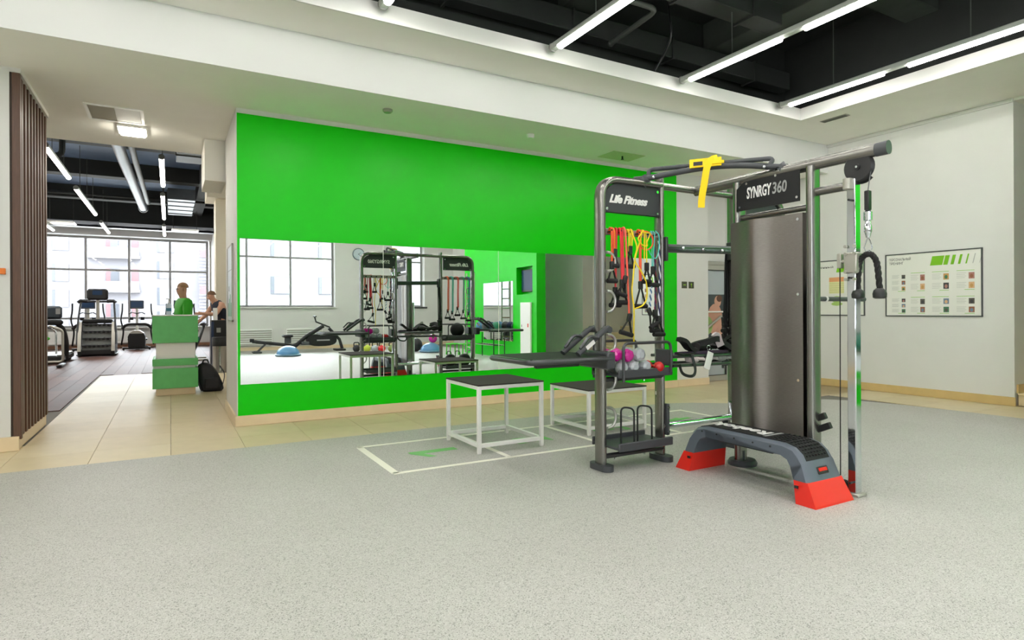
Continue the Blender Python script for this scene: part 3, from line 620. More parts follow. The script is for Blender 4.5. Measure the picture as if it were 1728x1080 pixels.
# ------------------------------------------------------------------ things on the rig
# yellow suspension strap
c = gp(0.50, 0.11)
t = thing('suspension_strap', 'yellow webbing strap draped over the overhead grip bar', 'strap', (c[0], c[1], 2.0))
R = Matrix.Translation((c[0], c[1], 0)) @ Matrix.Rotation(atan2(D.y, D.x), 4, 'Z')
obj('pad', MB().box(-0.13, 0.10, -0.035, 0.035, 2.424, 2.438, 0.003).box(-0.13, 0.11, -0.045, -0.035, 2.37, 2.438, 0.002).xf(R), M_yel, t)
obj('pad_label', MB().box(-0.10, -0.03, -0.0466, -0.045, 2.385, 2.415).xf(R), M_black, t)
obj('webbing', MB().tube(curve([(0.08, -0.02, 2.435), (0.04, -0.05, 2.42), (0.005, -0.065, 2.36), (-0.015, -0.065, 2.24), (-0.035, -0.06, 2.13), (-0.04, -0.058, 2.05)], 4), prof=[(0.003, 0.026), (-0.003, 0.026), (-0.003, -0.026), (0.003, -0.026)], up=(0, -1, 0)).xf(R), M_yel, t)
obj('buckle', MB().box(0.04, 0.13, -0.055, -0.045, 2.385, 2.41, 0.003).xf(R), M_yel, t)
# triceps rope
t = thing('triceps_rope', 'twisted black triceps rope hanging from the pulley carabiner', 'rope', (XP, 2.30, 1.4))
pts = curve([(XP, 2.375, 1.37), (XP, 2.372, 1.48), (XP, 2.36, 1.57), (XP, 2.33, 1.605), (XP, 2.306, 1.612), (XP, 2.28, 1.605), (XP, 2.252, 1.56), (XP, 2.24, 1.48), (XP, 2.232, 1.37)], 8)
for k in range(3):
    P = []
    for i, p in enumerate(pts):
        a = i * 0.62 + 2 * pi * k / 3; q = pts[min(i + 1, len(pts) - 1)] - pts[max(i - 1, 0)]; q.normalize(); n1 = Vector((1, 0, 0)); n2 = q.cross(n1)
        P.append(p + n1 * (0.009 * cos(a)) + n2 * (0.009 * sin(a)))
    obj('rope_strand', MB().tube(P, 0.0115, 6), M_blackr, t)
obj('rope_ring', MB().tube(arc((XP, 2.306, 1.622), 0.014, 0, 2 * pi * 11 / 12, 11, 'YZ'), 0.005, 6, closed=True), M_chrome, t)
for y in (2.375, 2.232): obj('rope_stopper', MB().lathe([(0.02, 1.385), (0.036, 1.372), (0.042, 1.35), (0.04, 1.325), (0.028, 1.318)], 14, (XP, y, 0)), M_black, t)
# dumbbells on the tray (axes run front to back)
def hexbell(label, x, z, r, m, y=3.66, hexa=True):
    t = thing('dumbbell', label, 'dumbbell', (x, y, z - r), 'small vinyl dumbbells on the rig shelf')
    for s in (0, 1):
        yc = y + s * 0.135
        if hexa: h = MB().lathe([(r * .45, -0.042), (r * .86, -0.03), (r, -0.008), (r, 0.012), (r * .84, 0.034), (r * .4, 0.042)], 8, (x, yc, z), 'Y')
        else: h = MB().sphere((x, yc, z), r, 18, 12)
        obj('head', h, m, t, smooth=not hexa)
    obj('handle', MB().cyl((x, y + 0.03, z), (x, y + 0.11, z), 0.014, 10), m, t)
    return t
r = 0.05
hexbell('silver grey vinyl dumbbell, bottom row, half hidden by the chrome ring', 3.045, 0.805, r, M_sil)
hexbell('silver grey vinyl dumbbell, bottom row, right under the magenta pair', 3.155, 0.805, r, M_sil)
hexbell('silver grey vinyl dumbbell, bottom row, beside the red one', 3.28, 0.805, r, M_sil)
hexbell('small glossy red round dumbbell at the end of the shelf', 3.405, 0.797, 0.042, M_redd, 3.635, False)
hexbell('magenta vinyl dumbbell, top row, nearest to the tower post', 3.005, 0.903, r, M_mag, 3.68)
hexbell('magenta vinyl dumbbell, top row, behind the guard tube', 3.10, 0.898, r * 1.04, M_mag)
hexbell('silver grey vinyl dumbbell lying alone on the top row', 3.215, 0.9, r * 1.12, M_sil)
# resistance bands, ropes and their handles hung on the hook rail
def handle(par, x, y, z, h=0.11, w=0.09, tilt=0.0, m=None):
    h *= 1.15; w *= 1.15
    M = Matrix.Translation((x, y, z)) @ Matrix.Rotation(tilt, 4, 'Y')
    obj('handle_strap', MB().tube([(0, 0, 0), (-w * .42, 0, -h * .82), (w * .42, 0, -h * .82)], 0.010, 6, closed=True).xf(M), M_black, par)
    obj('handle_grip', MB().cyl((-w / 2, 0, -h * .86), (w / 2, 0, -h * .86), 0.019, 10).xf(M), M_blackr, par)
    obj('handle_cuff', MB().box(-.017, .017, -.014, .014, -.03, .035, .004).xf(M), M_black, par)
def band(label, m, strands, handles, r=0.0055, group='bands on the near tower rail'):
    x, y, z = strands[0][0]
    t = thing('resistance_band', label, 'exercise band', (x, y, z), group)
    for s in strands: obj('band_tube', MB().tube(curve(s, 5), r, 7), m, t)
    for h in handles: handle(t, *h)
    return t
RF = RY - 0.048
def hang(x, z, y=RF, top=1.9, sway=0.0, back=True):
    """from behind the rail over a hook and down to z"""
    return [(x + 0.004, RY - 0.022, 1.86), (x, RY - 0.036, top), (x, y - 0.01, top - 0.03), (x + sway * .5, y - 0.012, (top + z) / 2), (x + sway, y - 0.012, z)]
band('orange red tube band nearest to the curved tower post', M_or, [hang(3.018, 1.60), hang(3.035, 1.56, sway=.005)], [(3.02, RF - .012, 1.60, .12, .08)], r=.008)
band('thin yellow orange band just beside the orange red one', mat('amber_latex', (246, 160, 40), 0.4), [hang(3.05, 1.70)], [(3.05, RF - .012, 1.70, .1, .06)], r=.004)
band('crimson tube band hanging low behind the chrome rings', M_cr, [hang(3.075, 1.40, y=RF + .01, sway=-.015)], [(3.06, RF, 1.40, .11, .09)], r=.008)
band('red double tube band with its pair of handles at shoulder height', M_cr, [hang(3.108, 1.46, sway=.012), hang(3.128, 1.50, sway=.006)], [(3.118, RF - .014, 1.46, .15, .1), (3.134, RF - .03, 1.49, .12, .08, .3)], r=.009)
band('long coral tube band with a lone black handle above the dumbbells', mat('coral_latex', (236, 96, 78), 0.4), [hang(3.14, 1.19, y=RF - .02, sway=.035)], [(3.175, RF - .032, 1.19, .13, .11, .25)], r=.008)
band('bunch of yellow tube band with a short black handle', M_yell, [hang(3.19, 1.72), hang(3.205, 1.72), hang(3.222, 1.73), hang(3.238, 1.72, sway=-.02)], [(3.205, RF - .012, 1.73, .13, .07)], r=.0045)
loop = [(3.33, RF - .02, 1.9), (3.29, RF - .03, 1.80), (3.235, RF - .035, 1.66), (3.22, RF - .035, 1.55), (3.206, RF - .03, 1.40), (3.226, RF - .03, 1.262), (3.222, RF - .03, 1.10), (3.224, RF - .03, 0.98)]
loop2 = [(3.20, RF - .02, 1.9), (3.25, RF - .04, 1.76), (3.225, RF - .045, 1.65), (3.30, RF - .045, 1.55), (3.345, RF - .045, 1.46), (3.347, RF - .045, 1.35), (3.305, RF - .045, 1.29), (3.226, RF - .04, 1.262)]
band('long looping yellow tube band reaching down to the dumbbells', M_yell, [loop, loop2], [], r=.006)
band('orange tube band with wide triangular handle beside the loop', M_or, [hang(3.303, 1.45), hang(3.315, 1.44)], [(3.31, RF - .014, 1.45, .17, .11)], r=.007)
coil = [(3.335 + .055 * cos(a) + .02 * sin(3 * a), RF - .03 - .004 * (k % 3), 1.835 + .055 * sin(a) + .012 * cos(2 * a)) for k, a in enumerate([2 * pi * q / 9 for q in range(30)])]
band('yellow tube band coiled in a tangle over the rail', M_yell, [coil, hang(3.335, 1.66, y=RF - .02), hang(3.352, 1.60, y=RF - .02, sway=.01)], [(3.362, RF - .03, 1.6, .12, .07)], r=.005)
coil2 = [(3.365 + .075 * cos(a), RF - .02, 1.815 + .075 * sin(a)) for a in [radians(130 - 27 * k) for k in range(11)]]
band('orange band bent in a wide hoop under the yellow tangle', M_or, [coil2], [], r=.006)
band('teal tube band with black handle near the straight tower post', M_teal, [hang(3.445, 1.57, y=RF + .01), hang(3.465, 1.58, sway=-.02), [(3.465, RF - .02, 1.90), (3.505, RF - .02, 1.86), (3.50, RF - .02, 1.74), (3.47, RF - .02, 1.675), (3.42, RF - .02, 1.70), (3.39, RF - .02, 1.75)]], [(3.45, RF - .008, 1.575, .12, .11)], r=.0045)
def braid(name, label, pts, m1, m2, handles, r=.008):
    t = thing('braided_rope', label, 'exercise rope', pts[0], 'braided ropes on the near tower rail'); P = curve(pts, 14)
    for k in range(2):
        Q = []
        for i, p in enumerate(P): a = i * 0.8 + pi * k; Q.append(p + Vector((r * .6 * cos(a), r * .6 * sin(a), 0)))
        obj('cord', MB().tube(Q, r * .75, 6), m1 if k else m2, t)
    for h in handles: handle(t, *h)
    return t
M_wrope = mat('white_cord', (226, 228, 234), 0.7); M_nrope = mat('navy_cord', (40, 44, 84), 0.7); M_mrope = mat('maroon_cord', (150, 34, 60), 0.7)
braid('braided_rope', 'white and navy braided rope hanging beside the straight tower post', [(3.512, RF - .01, 1.82), (3.518, RF - .015, 1.6), (3.512, RF - .015, 1.4), (3.505, RF - .015, 1.17)], M_wrope, M_nrope, [(3.505, RF - .015, 1.17, .12, .1)])
braid('braided_rope', 'maroon and navy braided rope behind the white and navy one', [(3.49, RF + .02, 1.86), (3.492, RF + .01, 1.6), (3.485, RF, 1.4), (3.475, RF, 1.22)], M_mrope, M_nrope, [(3.475, RF, 1.22, .14, .08)], .007)
braid('braided_rope', 'short pale blue braided rope ending in a tilted black handle', [(3.425, RF - .012, 1.47), (3.42, RF - .015, 1.4), (3.41, RF - .015, 1.3), (3.405, RF - .015, 1.235)], M_wrope, mat('steel_blue_cord', (70, 110, 150), 0.7), [(3.405, RF - .015, 1.235, .12, .1, -.5)])
# far tower: bands seen in the mirror
for k, (x, m, z, lab) in enumerate(((4.56, M_or, 1.25, 'orange tube band on the far tower of the rig'), (4.65, M_teal, 1.22, 'teal tube band on the far tower of the rig'), (4.76, mat('scarlet_latex', (228, 70, 40), .4), 1.30, 'scarlet tube band mid rail on the far tower'), (4.88, mat('green_latex', (40, 150, 110), .4), 1.24, 'dark green tube band on the far tower'), (4.99, mat('blue_latex', (40, 100, 150), .4), 1.2, 'blue tube band at the end of the far tower'))):
    band(lab + ', seen in the mirror', m, [hang(x, z, y=RY + .05 + .07), hang(x + .02, z + .02, y=RY + .05 + .07)], [(x, RY + .1, z, .13, .1)], r=.008, group='bands on the far tower rail')
for k in range(7):
    x = 4.395 + .009 * k; t = thing('suspension_trainer', 'black strap number %s of the black straps hung on the upper rig bar' % ('one', 'two', 'three', 'four', 'five', 'six', 'seven')[k], 'strap', (x, RY, 1.74), 'black straps on the upper bar')
    zb = (1.05, 1.0, 1.15, .98, 1.2, 1.05, .98)[k]
    obj('strap_web', MB().tube(curve([(x, RY - .085, 1.80), (x, RY - .02, 1.815), (x, RY + .02, 1.74), (x + .01 * sin(k), RY + .03 + .012 * (k % 3), 1.4), (x, RY + .04 + .012 * (k % 3), zb)], 5), prof=[(.002, .008), (-.002, .008), (-.002, -.008), (.002, -.008)], up=(0, -1, 0)), M_blackr, t)
    handle(t, x, RY + .04 + .012 * (k % 3), zb, .09, .05, .1 * (k - 3))
# heap on the storage shelf
def cloth_lump(name, label, cat, pts, r, m, base):
    return single(name, MB().tube(curve(pts, 6), rs=None, r=r, n=10), m, label, cat, base)
zs = 0.876
t = thing('foam_ankle_strap', 'black padded strap lying raised at the end of the storage shelf', 'strap', (3.78, 3.72, zs), 'straps heaped on the shelf')
obj('strap_pad', MB().tube(curve([(3.70, 3.70, zs + .13), (3.75, 3.70, zs + .11), (3.82, 3.71, zs + .05), (3.90, 3.72, zs + .03)], 5), prof=[(.016, .04), (-.016, .04), (-.022, 0), (-.016, -.04), (.016, -.04), (.022, 0)], up=(0, 0, 1)), M_blackr, t)
obj('strap_tail', MB().tube(curve([(3.90, 3.72, zs + .03), (3.84, 3.69, zs + .012), (3.74, 3.66, zs + .01), (3.66, 3.66, zs + .012)], 5), prof=[(.004, .02), (-.004, .02), (-.004, -.02), (.004, -.02)], up=(0, 0, 1)), M_black, t)
t = thing('webbing_loop', 'thin black webbing loop dangling below the storage shelf edge', 'strap', (3.75, 3.655, 0.7), 'straps heaped on the shelf')
obj('loop_web', MB().tube(curve([(3.65, 3.655, .80), (3.68, 3.652, .73), (3.75, 3.65, .70), (3.81, 3.65, .705), (3.83, 3.652, .75), (3.81, 3.652, .82), (3.79, 3.655, .885)], 5), prof=[(.003, .012), (-.003, .012), (-.003, -.012), (.003, -.012)], up=(0, -1, 0)), M_black, t)
t = thing('cuff_strap', 'black ankle cuff with a metal ring on the storage shelf', 'strap', (3.95, 3.74, zs), 'straps heaped on the shelf')
obj('cuff', MB().tube(arc((3.96, 3.72, zs + .06), .052, 0, 2 * pi * 15 / 16, 15, 'XZ'), prof=[(.012, .04), (-.012, .04), (-.012, -.04), (.012, -.04)], closed=True, up=(0, 0, 1)), M_blackr, t)
obj('cuff_ring', MB().tube(arc((4.02, 3.68, zs + .05), .02, 0, 2 * pi * 11 / 12, 11), .004, 6, closed=True), M_chrome, t)
def glove(label, x, y, z, s, m, ang, g):
    t = thing('training_glove', label, 'glove', (x, y, z), g); R = Matrix.Translation((x, y, z)) @ Matrix.Rotation(ang, 4, 'Z') @ Matrix.Scale(s, 4)
    obj('glove_palm', MB().sphere((0, 0, .045), .06, 14, 10, (1.25, .9, .75)).xf(R), m, t)
    for k in range(4): obj('glove_finger', MB().tube([(.05, -.035 + .023 * k, .045), (.085, -.038 + .025 * k, .05), (.11, -.038 + .025 * k, .03)], .014, 8).xf(R), m, t)
    obj('glove_thumb', MB().tube([(.01, -.045, .045), (.05, -.07, .04), (.075, -.068, .035)], .014, 8).xf(R), m, t)
    obj('glove_cuff', MB().lathe([(.03, -.1), (.034, -.06), (.04, -.045)], 12, (0, 0, .045), 'X').xf(R), m, t)
    return t
M_glv = mat('grey_white_leather', (196, 188, 190), 0.6); M_glb = mat('black_leather', (38, 36, 36), 0.5)
glove('large black training glove lying on top of the heap', 4.07, 3.80, zs + .002, 1.2, M_glb, .3, 'gloves heaped on the shelf')
glove('black training glove against the weight column side of the heap', 4.34, 3.78, zs + .002, 1.15, M_glb, 2.8, 'gloves heaped on the shelf')
glove('pale pinkish glove on the lower rails beside the dangling loop', 3.86, 3.70, .80, .85, mat('pale_pink_leather', (206, 190, 192), 0.6), .1, 'pale gloves under the shelf')
glove('white training glove on the lower rails behind the white tag', 4.05, 3.72, .80, .85, M_glv, .4, 'pale gloves under the shelf')
glove('greyish white glove on the lower rails nearest to the column', 4.22, 3.72, .80, .85, mat('cool_grey_leather', (186, 186, 192), 0.6), .2, 'pale gloves under the shelf')
single('paper_tag', MB().box(-.035, .035, -.0015, .0015, -.075, .075).xf(Matrix.Translation((3.98, 3.645, .82)) @ Matrix.Rotation(.35, 4, 'Y')), M_wprint, 'white paper tag hanging over the front rail of the shelf', 'tag', (3.98, 3.645, .82))
single('small_towel', MB().tube(curve([(4.10, 3.70, zs + .13), (4.13, 3.69, zs + .15), (4.14, 3.67, zs + .09), (4.15, 3.66, zs + .06)], 5), prof=[(.012, .03), (-.012, .03), (-.012, -.03), (.012, -.03)], up=(0, -1, 0)), M_glv, 'small crumpled white cloth on top of the black gloves', 'towel', (4.13, 3.69, zs + .1))
for lab, P_, q in (('crumpled black harness webbing in the middle of the shelf heap', [(3.93, 3.84, zs + .03), (3.98, 3.80, zs + .07), (4.05, 3.72, zs + .10), (4.12, 3.70, zs + .12), (4.20, 3.70, zs + .08), (4.27, 3.69, zs + .04)], .024), ('black belt coiled at the column end of the shelf heap', [(4.16, 3.86, zs + .03), (4.26, 3.88, zs + .06), (4.36, 3.86, zs + .05), (4.40, 3.80, zs + .10), (4.37, 3.70, zs + .12), (4.30, 3.68, zs + .10)], .028), ('flat dark purple strap spread along the front of the shelf', [(3.66, 3.70, zs + .012), (3.80, 3.70, zs + .014), (3.95, 3.69, zs + .012), (4.10, 3.685, zs + .014), (4.24, 3.685, zs + .012)], .011)):
    t = thing('shelf_strap', lab, 'strap', P_[0], 'straps heaped on the shelf'); m_ = mat('dark_purple_webbing', (52, 34, 58), .7) if 'purple' in lab else M_blackr
    obj('strap_body', MB().tube(curve(P_, 6), prof=[(q, q * 1.6), (-q, q * 1.6), (-q, -q * 1.6), (q, -q * 1.6)], up=(0, 0, 1)), m_, t)
    obj('strap_buckle', MB().box(P_[-1][0] - .02, P_[-1][0] + .02, P_[-1][1] - .012, P_[-1][1] + .012, P_[-1][2] - .015, P_[-1][2] + .015, .004), M_black, t)
t = thing('green_tag_cord', 'bright green cord tag beside the weight column under the shelf', 'cord', (4.36, 3.68, .78))
obj('cord_loop', MB().tube(curve([(4.36, 3.665, .84), (4.375, 3.66, .79), (4.36, 3.66, .73), (4.345, 3.66, .77), (4.355, 3.665, .84)], 5), .008, 7), mat('bright_green_cord', (90, 190, 70), .5), t)
# black medicine ball and slam balls on the far tower (mirror view)
single('medicine_ball', MB().sphere((4.80, 3.80, .755 + .135), .135, 24, 16), M_blackr, 'black medicine ball on the far tower shelf, seen in the mirror', 'ball', (4.80, 3.80, .755))
single('slam_ball', MB().sphere((4.66, 3.80, .19 + .12), .12, 24, 16), M_black, 'black slam ball on the bottom tray nearest the bay', 'ball', (4.66, 3.8, .19))
single('slam_ball', MB().sphere((4.95, 3.80, .19 + .12), .12, 24, 16), M_black, 'black slam ball on the bottom tray by the outer post', 'ball', (4.95, 3.8, .19))
# ------------------------------------------------------------------ aerobic deck
dk = thing('aerobic_deck', 'slate grey aerobic step deck with red feet beside the rig', 'exercise bench', (3.70, 2.94, 0))
def deck_section(y0, y1, n=6):
    pass
dx0, dx1 = 3.53, 3.86
yy = [2.345, 2.43, 2.485, 2.56, 2.66, 2.94, 3.24, 3.34, 3.41, 3.465, 3.545]
prof_o = [(2.415, .145), (2.455, .25), (2.485, .305), (2.535, .345), (2.61, .362), (3.28, .362), (3.355, .345), (3.405, .305), (3.435, .25), (3.475, .145)]
prof_i = [(3.375, .145), (3.345, .225), (3.32, .262), (3.27, .283), (2.62, .283), (2.57, .262), (2.545, .225), (2.515, .145)]
P = prof_o + prof_i
body = MB(); inset = 0.035
n = len(P)
def flare(z): return 0.03 * max(0, (.30 - z) / .30)
xs = [(0, 0.022), (0.022, 0.0)]
rows = []
for (tx, ins) in ((dx0, .02), (dx0 + .02, 0), (dx1 - .02, 0), (dx1, .02)):
    rows.append([(tx - flare(z) * (1 if tx < 3.7 else -1) if True else tx, y + (0 if ins == 0 else (ins * .6 if y < 2.5 and i < 5 else (-ins * .6 if y > 3.4 and i < 10 else 0))), z - (ins * .9 if i < n and z > .28 and i < 10 else 0)) for i, (y, z) in enumerate(P)])
vs = [p for r_ in rows for p in r_]; fs = []
for a in range(3):
    for i in range(n): fs.append((a * n + i, a * n + (i + 1) % n, (a + 1) * n + (i + 1) % n, (a + 1) * n + i))
for a, rev in ((0, False), (3, True)):
    for i in range(9):
        j = n - 1 - i if i < 10 else 0
        q = [a * n + i, a * n + i + 1, a * n + max(10, n - 2 - i * 7 // 9), a * n + max(10, n - 1 - i * 7 // 9)]
        q2 = []
        for k in q:
            if k not in q2: q2.append(k)
        fs.append(tuple(q2))
body.add(vs, fs)
obj('deck_body', body, M_slate, dk)
# rubber top
tp = [(2.462, .268), (2.49, .314), (2.54, .352), (2.615, .368), (3.275, .368), (3.35, .352), (3.40, .314), (3.428, .268), (3.42, .262), (3.39, .308), (3.345, .343), (3.27, .359), (2.62, .359), (2.545, .343), (2.498, .308), (2.47, .262)]
mt = obj('deck_mat', MB().prism(tp, 'X', dx0 + .045, dx1 - .045), M_blackr, dk)
st_ = MB()
for i in range(7):
    for j, (y, z) in enumerate(((2.475, .294), (2.487, .313), (2.505, .330), (2.525, .345), (2.555, .357), (2.585, .3645), (2.62, .3705), (2.66, .3705), (2.7, .3705), (2.74, .3705))):
        x = dx0 + .07 + i * .0315; st_.box(x - .006, x + .006, y - .006, y + .006, z - .004, z + .0045)
o_ = obj('mat_studs', st_, M_blackr, mt, smooth=False); o_['kind'] = 'stuff'
text('deck_lettering', 'Reebok', .155, frame((3.70, 3.085, .3695), (0, 1, 0), (-1, 0, 0)), M_wprint, mt, .0008, width=.50, bold=.006)
obj('deck_panel', MB().box(3.60, 3.80, 2.79, 2.815, .3682, .3696), M_gprint, mt)
for a, b, e in ((2.415, 2.515, 2.345), (3.475, 3.375, 3.545)):
    s = 1 if b > a else -1
    q = [(a, .145), (b, .145), (b - s * .03, .0), (e, .0), (e + s * .004, .012)]
    f = MB(); pr = q; nn = len(pr); vs = []
    for tx, sg in ((dx0, -1), (dx1, 1)):
        for y, z in pr: vs.append((tx + sg * (.0148 + .020 * (1 - z / .145)), y, z))
    f.add(vs, [tuple(range(nn)), tuple(range(nn, 2 * nn))] + [(k, (k + 1) % nn, (k + 1) % nn + nn, k + nn) for k in range(nn)])
    ft = obj('foot', f, M_red, dk, smooth=False)
    obj('foot_notch', MB().box(dx0 - .036, dx0 - .028, min(b - s * .045, b - s * .02), max(b - s * .045, b - s * .02), .10, .118), M_black, ft)
    obj('floor_pad', MB().box(dx0 - .02, dx0 + .04, min(e + s * .01, e + s * .05), max(e + s * .01, e + s * .05), .0002, .004), M_black, ft)
# handle slot in the near end
Rm = Matrix.Translation((3.70, 2.436, .202)) @ Matrix.Rotation(-.36, 4, 'X')
hs = obj('handle_slot', MB().box(-.055, .055, -.006, .002, -.024, .024, .004).xf(Rm), M_black, dk)
obj('release_lever', MB().box(-.045, .04, -.010, -.005, -.006, .016, .002).xf(Rm), M_red, hs)
for y in (2.70, 2.84, 3.0, 3.16, 3.30): obj('side_hole', MB().lathe([(.007, -.003), (.007, .001)], 10, (dx0 - .0005, y, .325), 'X'), M_black, dk)
obj('under_tray', MB().box(3.58, 3.81, 2.72, 3.2, .262, .284, .004), M_black, dk)
# ------------------------------------------------------------------ step boxes
def plyo(label, x0, y0, w_, d_, h):
    t = thing('step_box', label, 'exercise box', (x0 + w_ / 2, y0 + d_ / 2, 0), 'white framed step boxes'); a = .034
    for x in (x0, x0 + w_ - a):
        for y in (y0, y0 + d_ - a):
            obj('leg', MB().box(x, x + a, y, y + a, .012, h - .012, .003), M_wmetal, t)
            obj('rubber_foot', MB().box(x + .002, x + a - .002, y + .002, y + a - .002, .0005, .012, .002), M_wmetal, t)
    for z0, z1 in ((.055, .089), (h - .045, h - .012)):
        for y in (y0 + .001, y0 + d_ - a - .001): obj('rail', MB().box(x0 + a, x0 + w_ - a, y, y + a, z0, z1, .003), M_wmetal, t)
        for x in (x0 + .001, x0 + w_ - a - .001): obj('rail', MB().box(x, x + a, y0 + a, y0 + d_ - a, z0, z1, .003), M_wmetal, t)
    obj('top_pad', MB().box(x0 - .002, x0 + w_ + .002, y0 - .002, y0 + d_ + .002, h - .012, h, .002), mat('dark_anti_slip_board', (48, 44, 40), 0.8, noise=.12, scale=80), t)
    return t
plyo('white framed step box with dark top standing on the first court squares', 2.325, 4.715, .675, .70, .605)
plyo('lower white framed step box behind the curved tower post', 3.62, 4.86, .76, .70, .455)
# ------------------------------------------------------------------ posters, signs, door
def board(label, y0, y1, z0, z1, title, full=True):
    t = thing('info_board', label, 'poster', (XR - .01, (y0 + y1) / 2, z0), 'info boards on the side wall'); x = XR - .001
    obj('board_frame', MB().box(x - .016, x, y0, y0 + .016, z0, z1).box(x - .016, x, y1 - .016, y1, z0, z1).box(x - .0155, x, y0, y1, z0, z0 + .016).box(x - .0155, x, y0, y1, z1 - .016, z1), mat('dark_grey_frame', (74, 76, 78), .4), t, smooth=False)
    sh_ = obj('board_sheet', MB().box(x - .010, x - .002, y0 + .014, y1 - .014, z0 + .014, z1 - .014), mat('poster_white', (226, 226, 218), .35), t, smooth=False)
    xs_ = x - .0106
    F = lambda y, z: frame((xs_, y, z), (0, -1, 0), (0, 0, 1))
    def rect(ya, yb, za, zb, m): obj('print_patch', MB().box(xs_ - .0004, xs_ + .0005, ya, yb, za, zb), m, sh_, smooth=False)
    g = mat('lime_print', (122, 188, 30), .5); gy_ = mat('pale_text_print', (176, 178, 172), .5)
    W_ = y1 - y0; H_ = z1 - z0
    ys = y1 - W_ * .50; wid = (.155, .055, .04, .03, .018, .010, .006)
    if full:
        yy_ = y1 - W_ * .49
        for k, w_ in enumerate(wid):
            a = .03
            obj('print_stripe', MB().prism([(yy_, z1 - .20), (yy_ - w_, z1 - .20), (yy_ - w_ - a, z1 - .07), (yy_ - a, z1 - .07)], 'X', xs_ - .0004, xs_ + .0005), g if k < 5 else gy_, sh_, smooth=False); yy_ -= w_ + (.012, .035, .05, .06, .065, .07, 0)[k]
        cols = [(.075, .225), (.285, .435), (.51, .68), (.755, .925)]
        photo = [(88, 84, 76), (150, 96, 70), (196, 150, 90), (60, 60, 62), (110, 130, 150), (70, 120, 90), (170, 120, 110), (210, 170, 130)]
        q = 0
        for ci, (a, b) in enumerate(cols):
            for ri, (zt, zb) in enumerate(((.68, .40), (.30, .05))):
                ya, yb = y1 - W_ * b, y1 - W_ * a; z_t, z_b = z0 + H_ * zt, z0 + H_ * zb
                if ci: rect(ya, yb, z_t, z_t + .006, g)
                rect(ya, ya + (yb - ya) * .55, z_b - .002, z_b + .004, g)
                pw = (yb - ya) * .32
                for k in range(3 if ci == 0 else 2):
                    hh = (z_t - z_b) / (3 if ci == 0 else 2)
                    if ci == 0: pw = (yb - ya) * .27
                    m1 = mat('photo_print_%d' % (q % 8), photo[q % 8], .5); m2 = mat('photo_print_%d' % ((q + 3) % 8), photo[(q + 3) % 8], .5); q += 1
                    zc = z_t - hh * (k + .5)
                    rect(ya, ya + pw, zc - hh * .36, zc + hh * .3, m1)
                    obj('print_figure', MB().prism([(ya + pw * (.5 + .3 * cos(v)), zc + hh * .22 * sin(v) - .01) for v in [2 * pi * i / 7 for i in range(7)]], 'X', xs_ - .0007, xs_ - .0003), m2, sh_, smooth=False)
                    for i in range(4): rect(yb - (yb - ya) * (.55 - .08 * (i % 2)), yb, zc + hh * (.25 - .17 * i), zc + hh * (.25 - .17 * i) + .004, gy_)
        text('board_title', title[0], .052, F(y1 - W_ * .165, z1 - .085), M_plate, sh_, .0004, width=.30)
        text('board_title', title[1], .052, F(y1 - W_ * .125, z1 - .142), M_plate, sh_, .0004, width=.20)
    else:
        yy_ = y0 + .46
        for k, w_ in enumerate((.14, .05, .04, .02)):
            a = .03; obj('print_stripe', MB().prism([(yy_, z1 - .20), (yy_ - w_, z1 - .20), (yy_ - w_ - a, z1 - .07), (yy_ - a, z1 - .07)], 'X', xs_ - .0004, xs_ + .0005), g, sh_, smooth=False); yy_ -= w_ + .02
        text('board_title', title[0], .05, F(y0 + .62, z1 - .11), M_plate, sh_, .0004, width=.22)
        ya, yb = y0 + .33, y0 + .58
        rect(ya, yb, z0 + .55, z0 + .62, mat('pale_orange_print', (226, 160, 110), .5)); rect(ya, yb, z0 + .36, z0 + .55, mat('pale_yellow_print', (222, 220, 160), .5))
        for k in range(5): rect(ya, yb, z0 + .38 + .035 * k, z0 + .383 + .035 * k, mat('green_grid_print', (130, 160, 60), .5))
        for k in range(3): obj('print_blob', MB().prism([(ya + .12 + (.1 - .02 * k) * cos(v), z0 + .19 + .05 * k + .03 * sin(v)) for v in [2 * pi * i / 8 for i in range(8)]], 'X', xs_ - .0004 * (k + 1), xs_ + .0005), mat('soft_green_print', (168, 200, 110), .5), sh_, smooth=False)
        for k in range(4): rect(y0 + .16, y0 + .28, z0 + .3 + .04 * k, z0 + .304 + .04 * k, gy_)
    return t
board('white board with lime stripes, titled in Cyrillic, past the chrome pulley post', 3.893, 5.142, 1.14, 2.062, ('ПЕРСОНАЛЬНЫЙ', 'ТРЕНИНГ'))
board('white info board partly hidden behind the chrome pulley post', 5.455, 6.7, 1.146, 2.045, ('енный', ''), False)
t = thing('wall_display', 'tall framed display on the white end of the green wall', 'poster', (.632, 7.9, 1.14)); x = .632
obj('display_frame', MB().box(x - .02, x - .0005, 7.6, 7.615, 1.14, 2.04).box(x - .02, x - .0005, 8.18, 8.2, 1.14, 2.04).box(x - .0195, x - .0005, 7.6, 8.2, 1.14, 1.155).box(x - .0195, x - .0005, 7.6, 8.2, 2.025, 2.04), M_alu, t, smooth=False)
sh_ = obj('display_sheet', MB().box(x - .014, x - .0008, 7.612, 8.182, 1.152, 2.028), mat('display_white', (214, 222, 226), .3), t, smooth=False)
for k in range(4): obj('print_bar', MB().box(x - .0148, x - .0138, 7.68 + .13 * k, 7.75 + .13 * k, 1.2, 1.36 + .05 * ((k * 2) % 3)), mat('sea_green_print', (80, 170, 120), .5), sh_, smooth=False)
obj('print_line', MB().box(x - .0148, x - .0138, 7.62, 8.18, 1.74, 1.746), M_gprint, sh_, smooth=False)
obj('print_mark', MB().box(x - .0148, x - .0138, 7.98, 8.03, 1.5, 1.56), M_char, sh_, smooth=False)
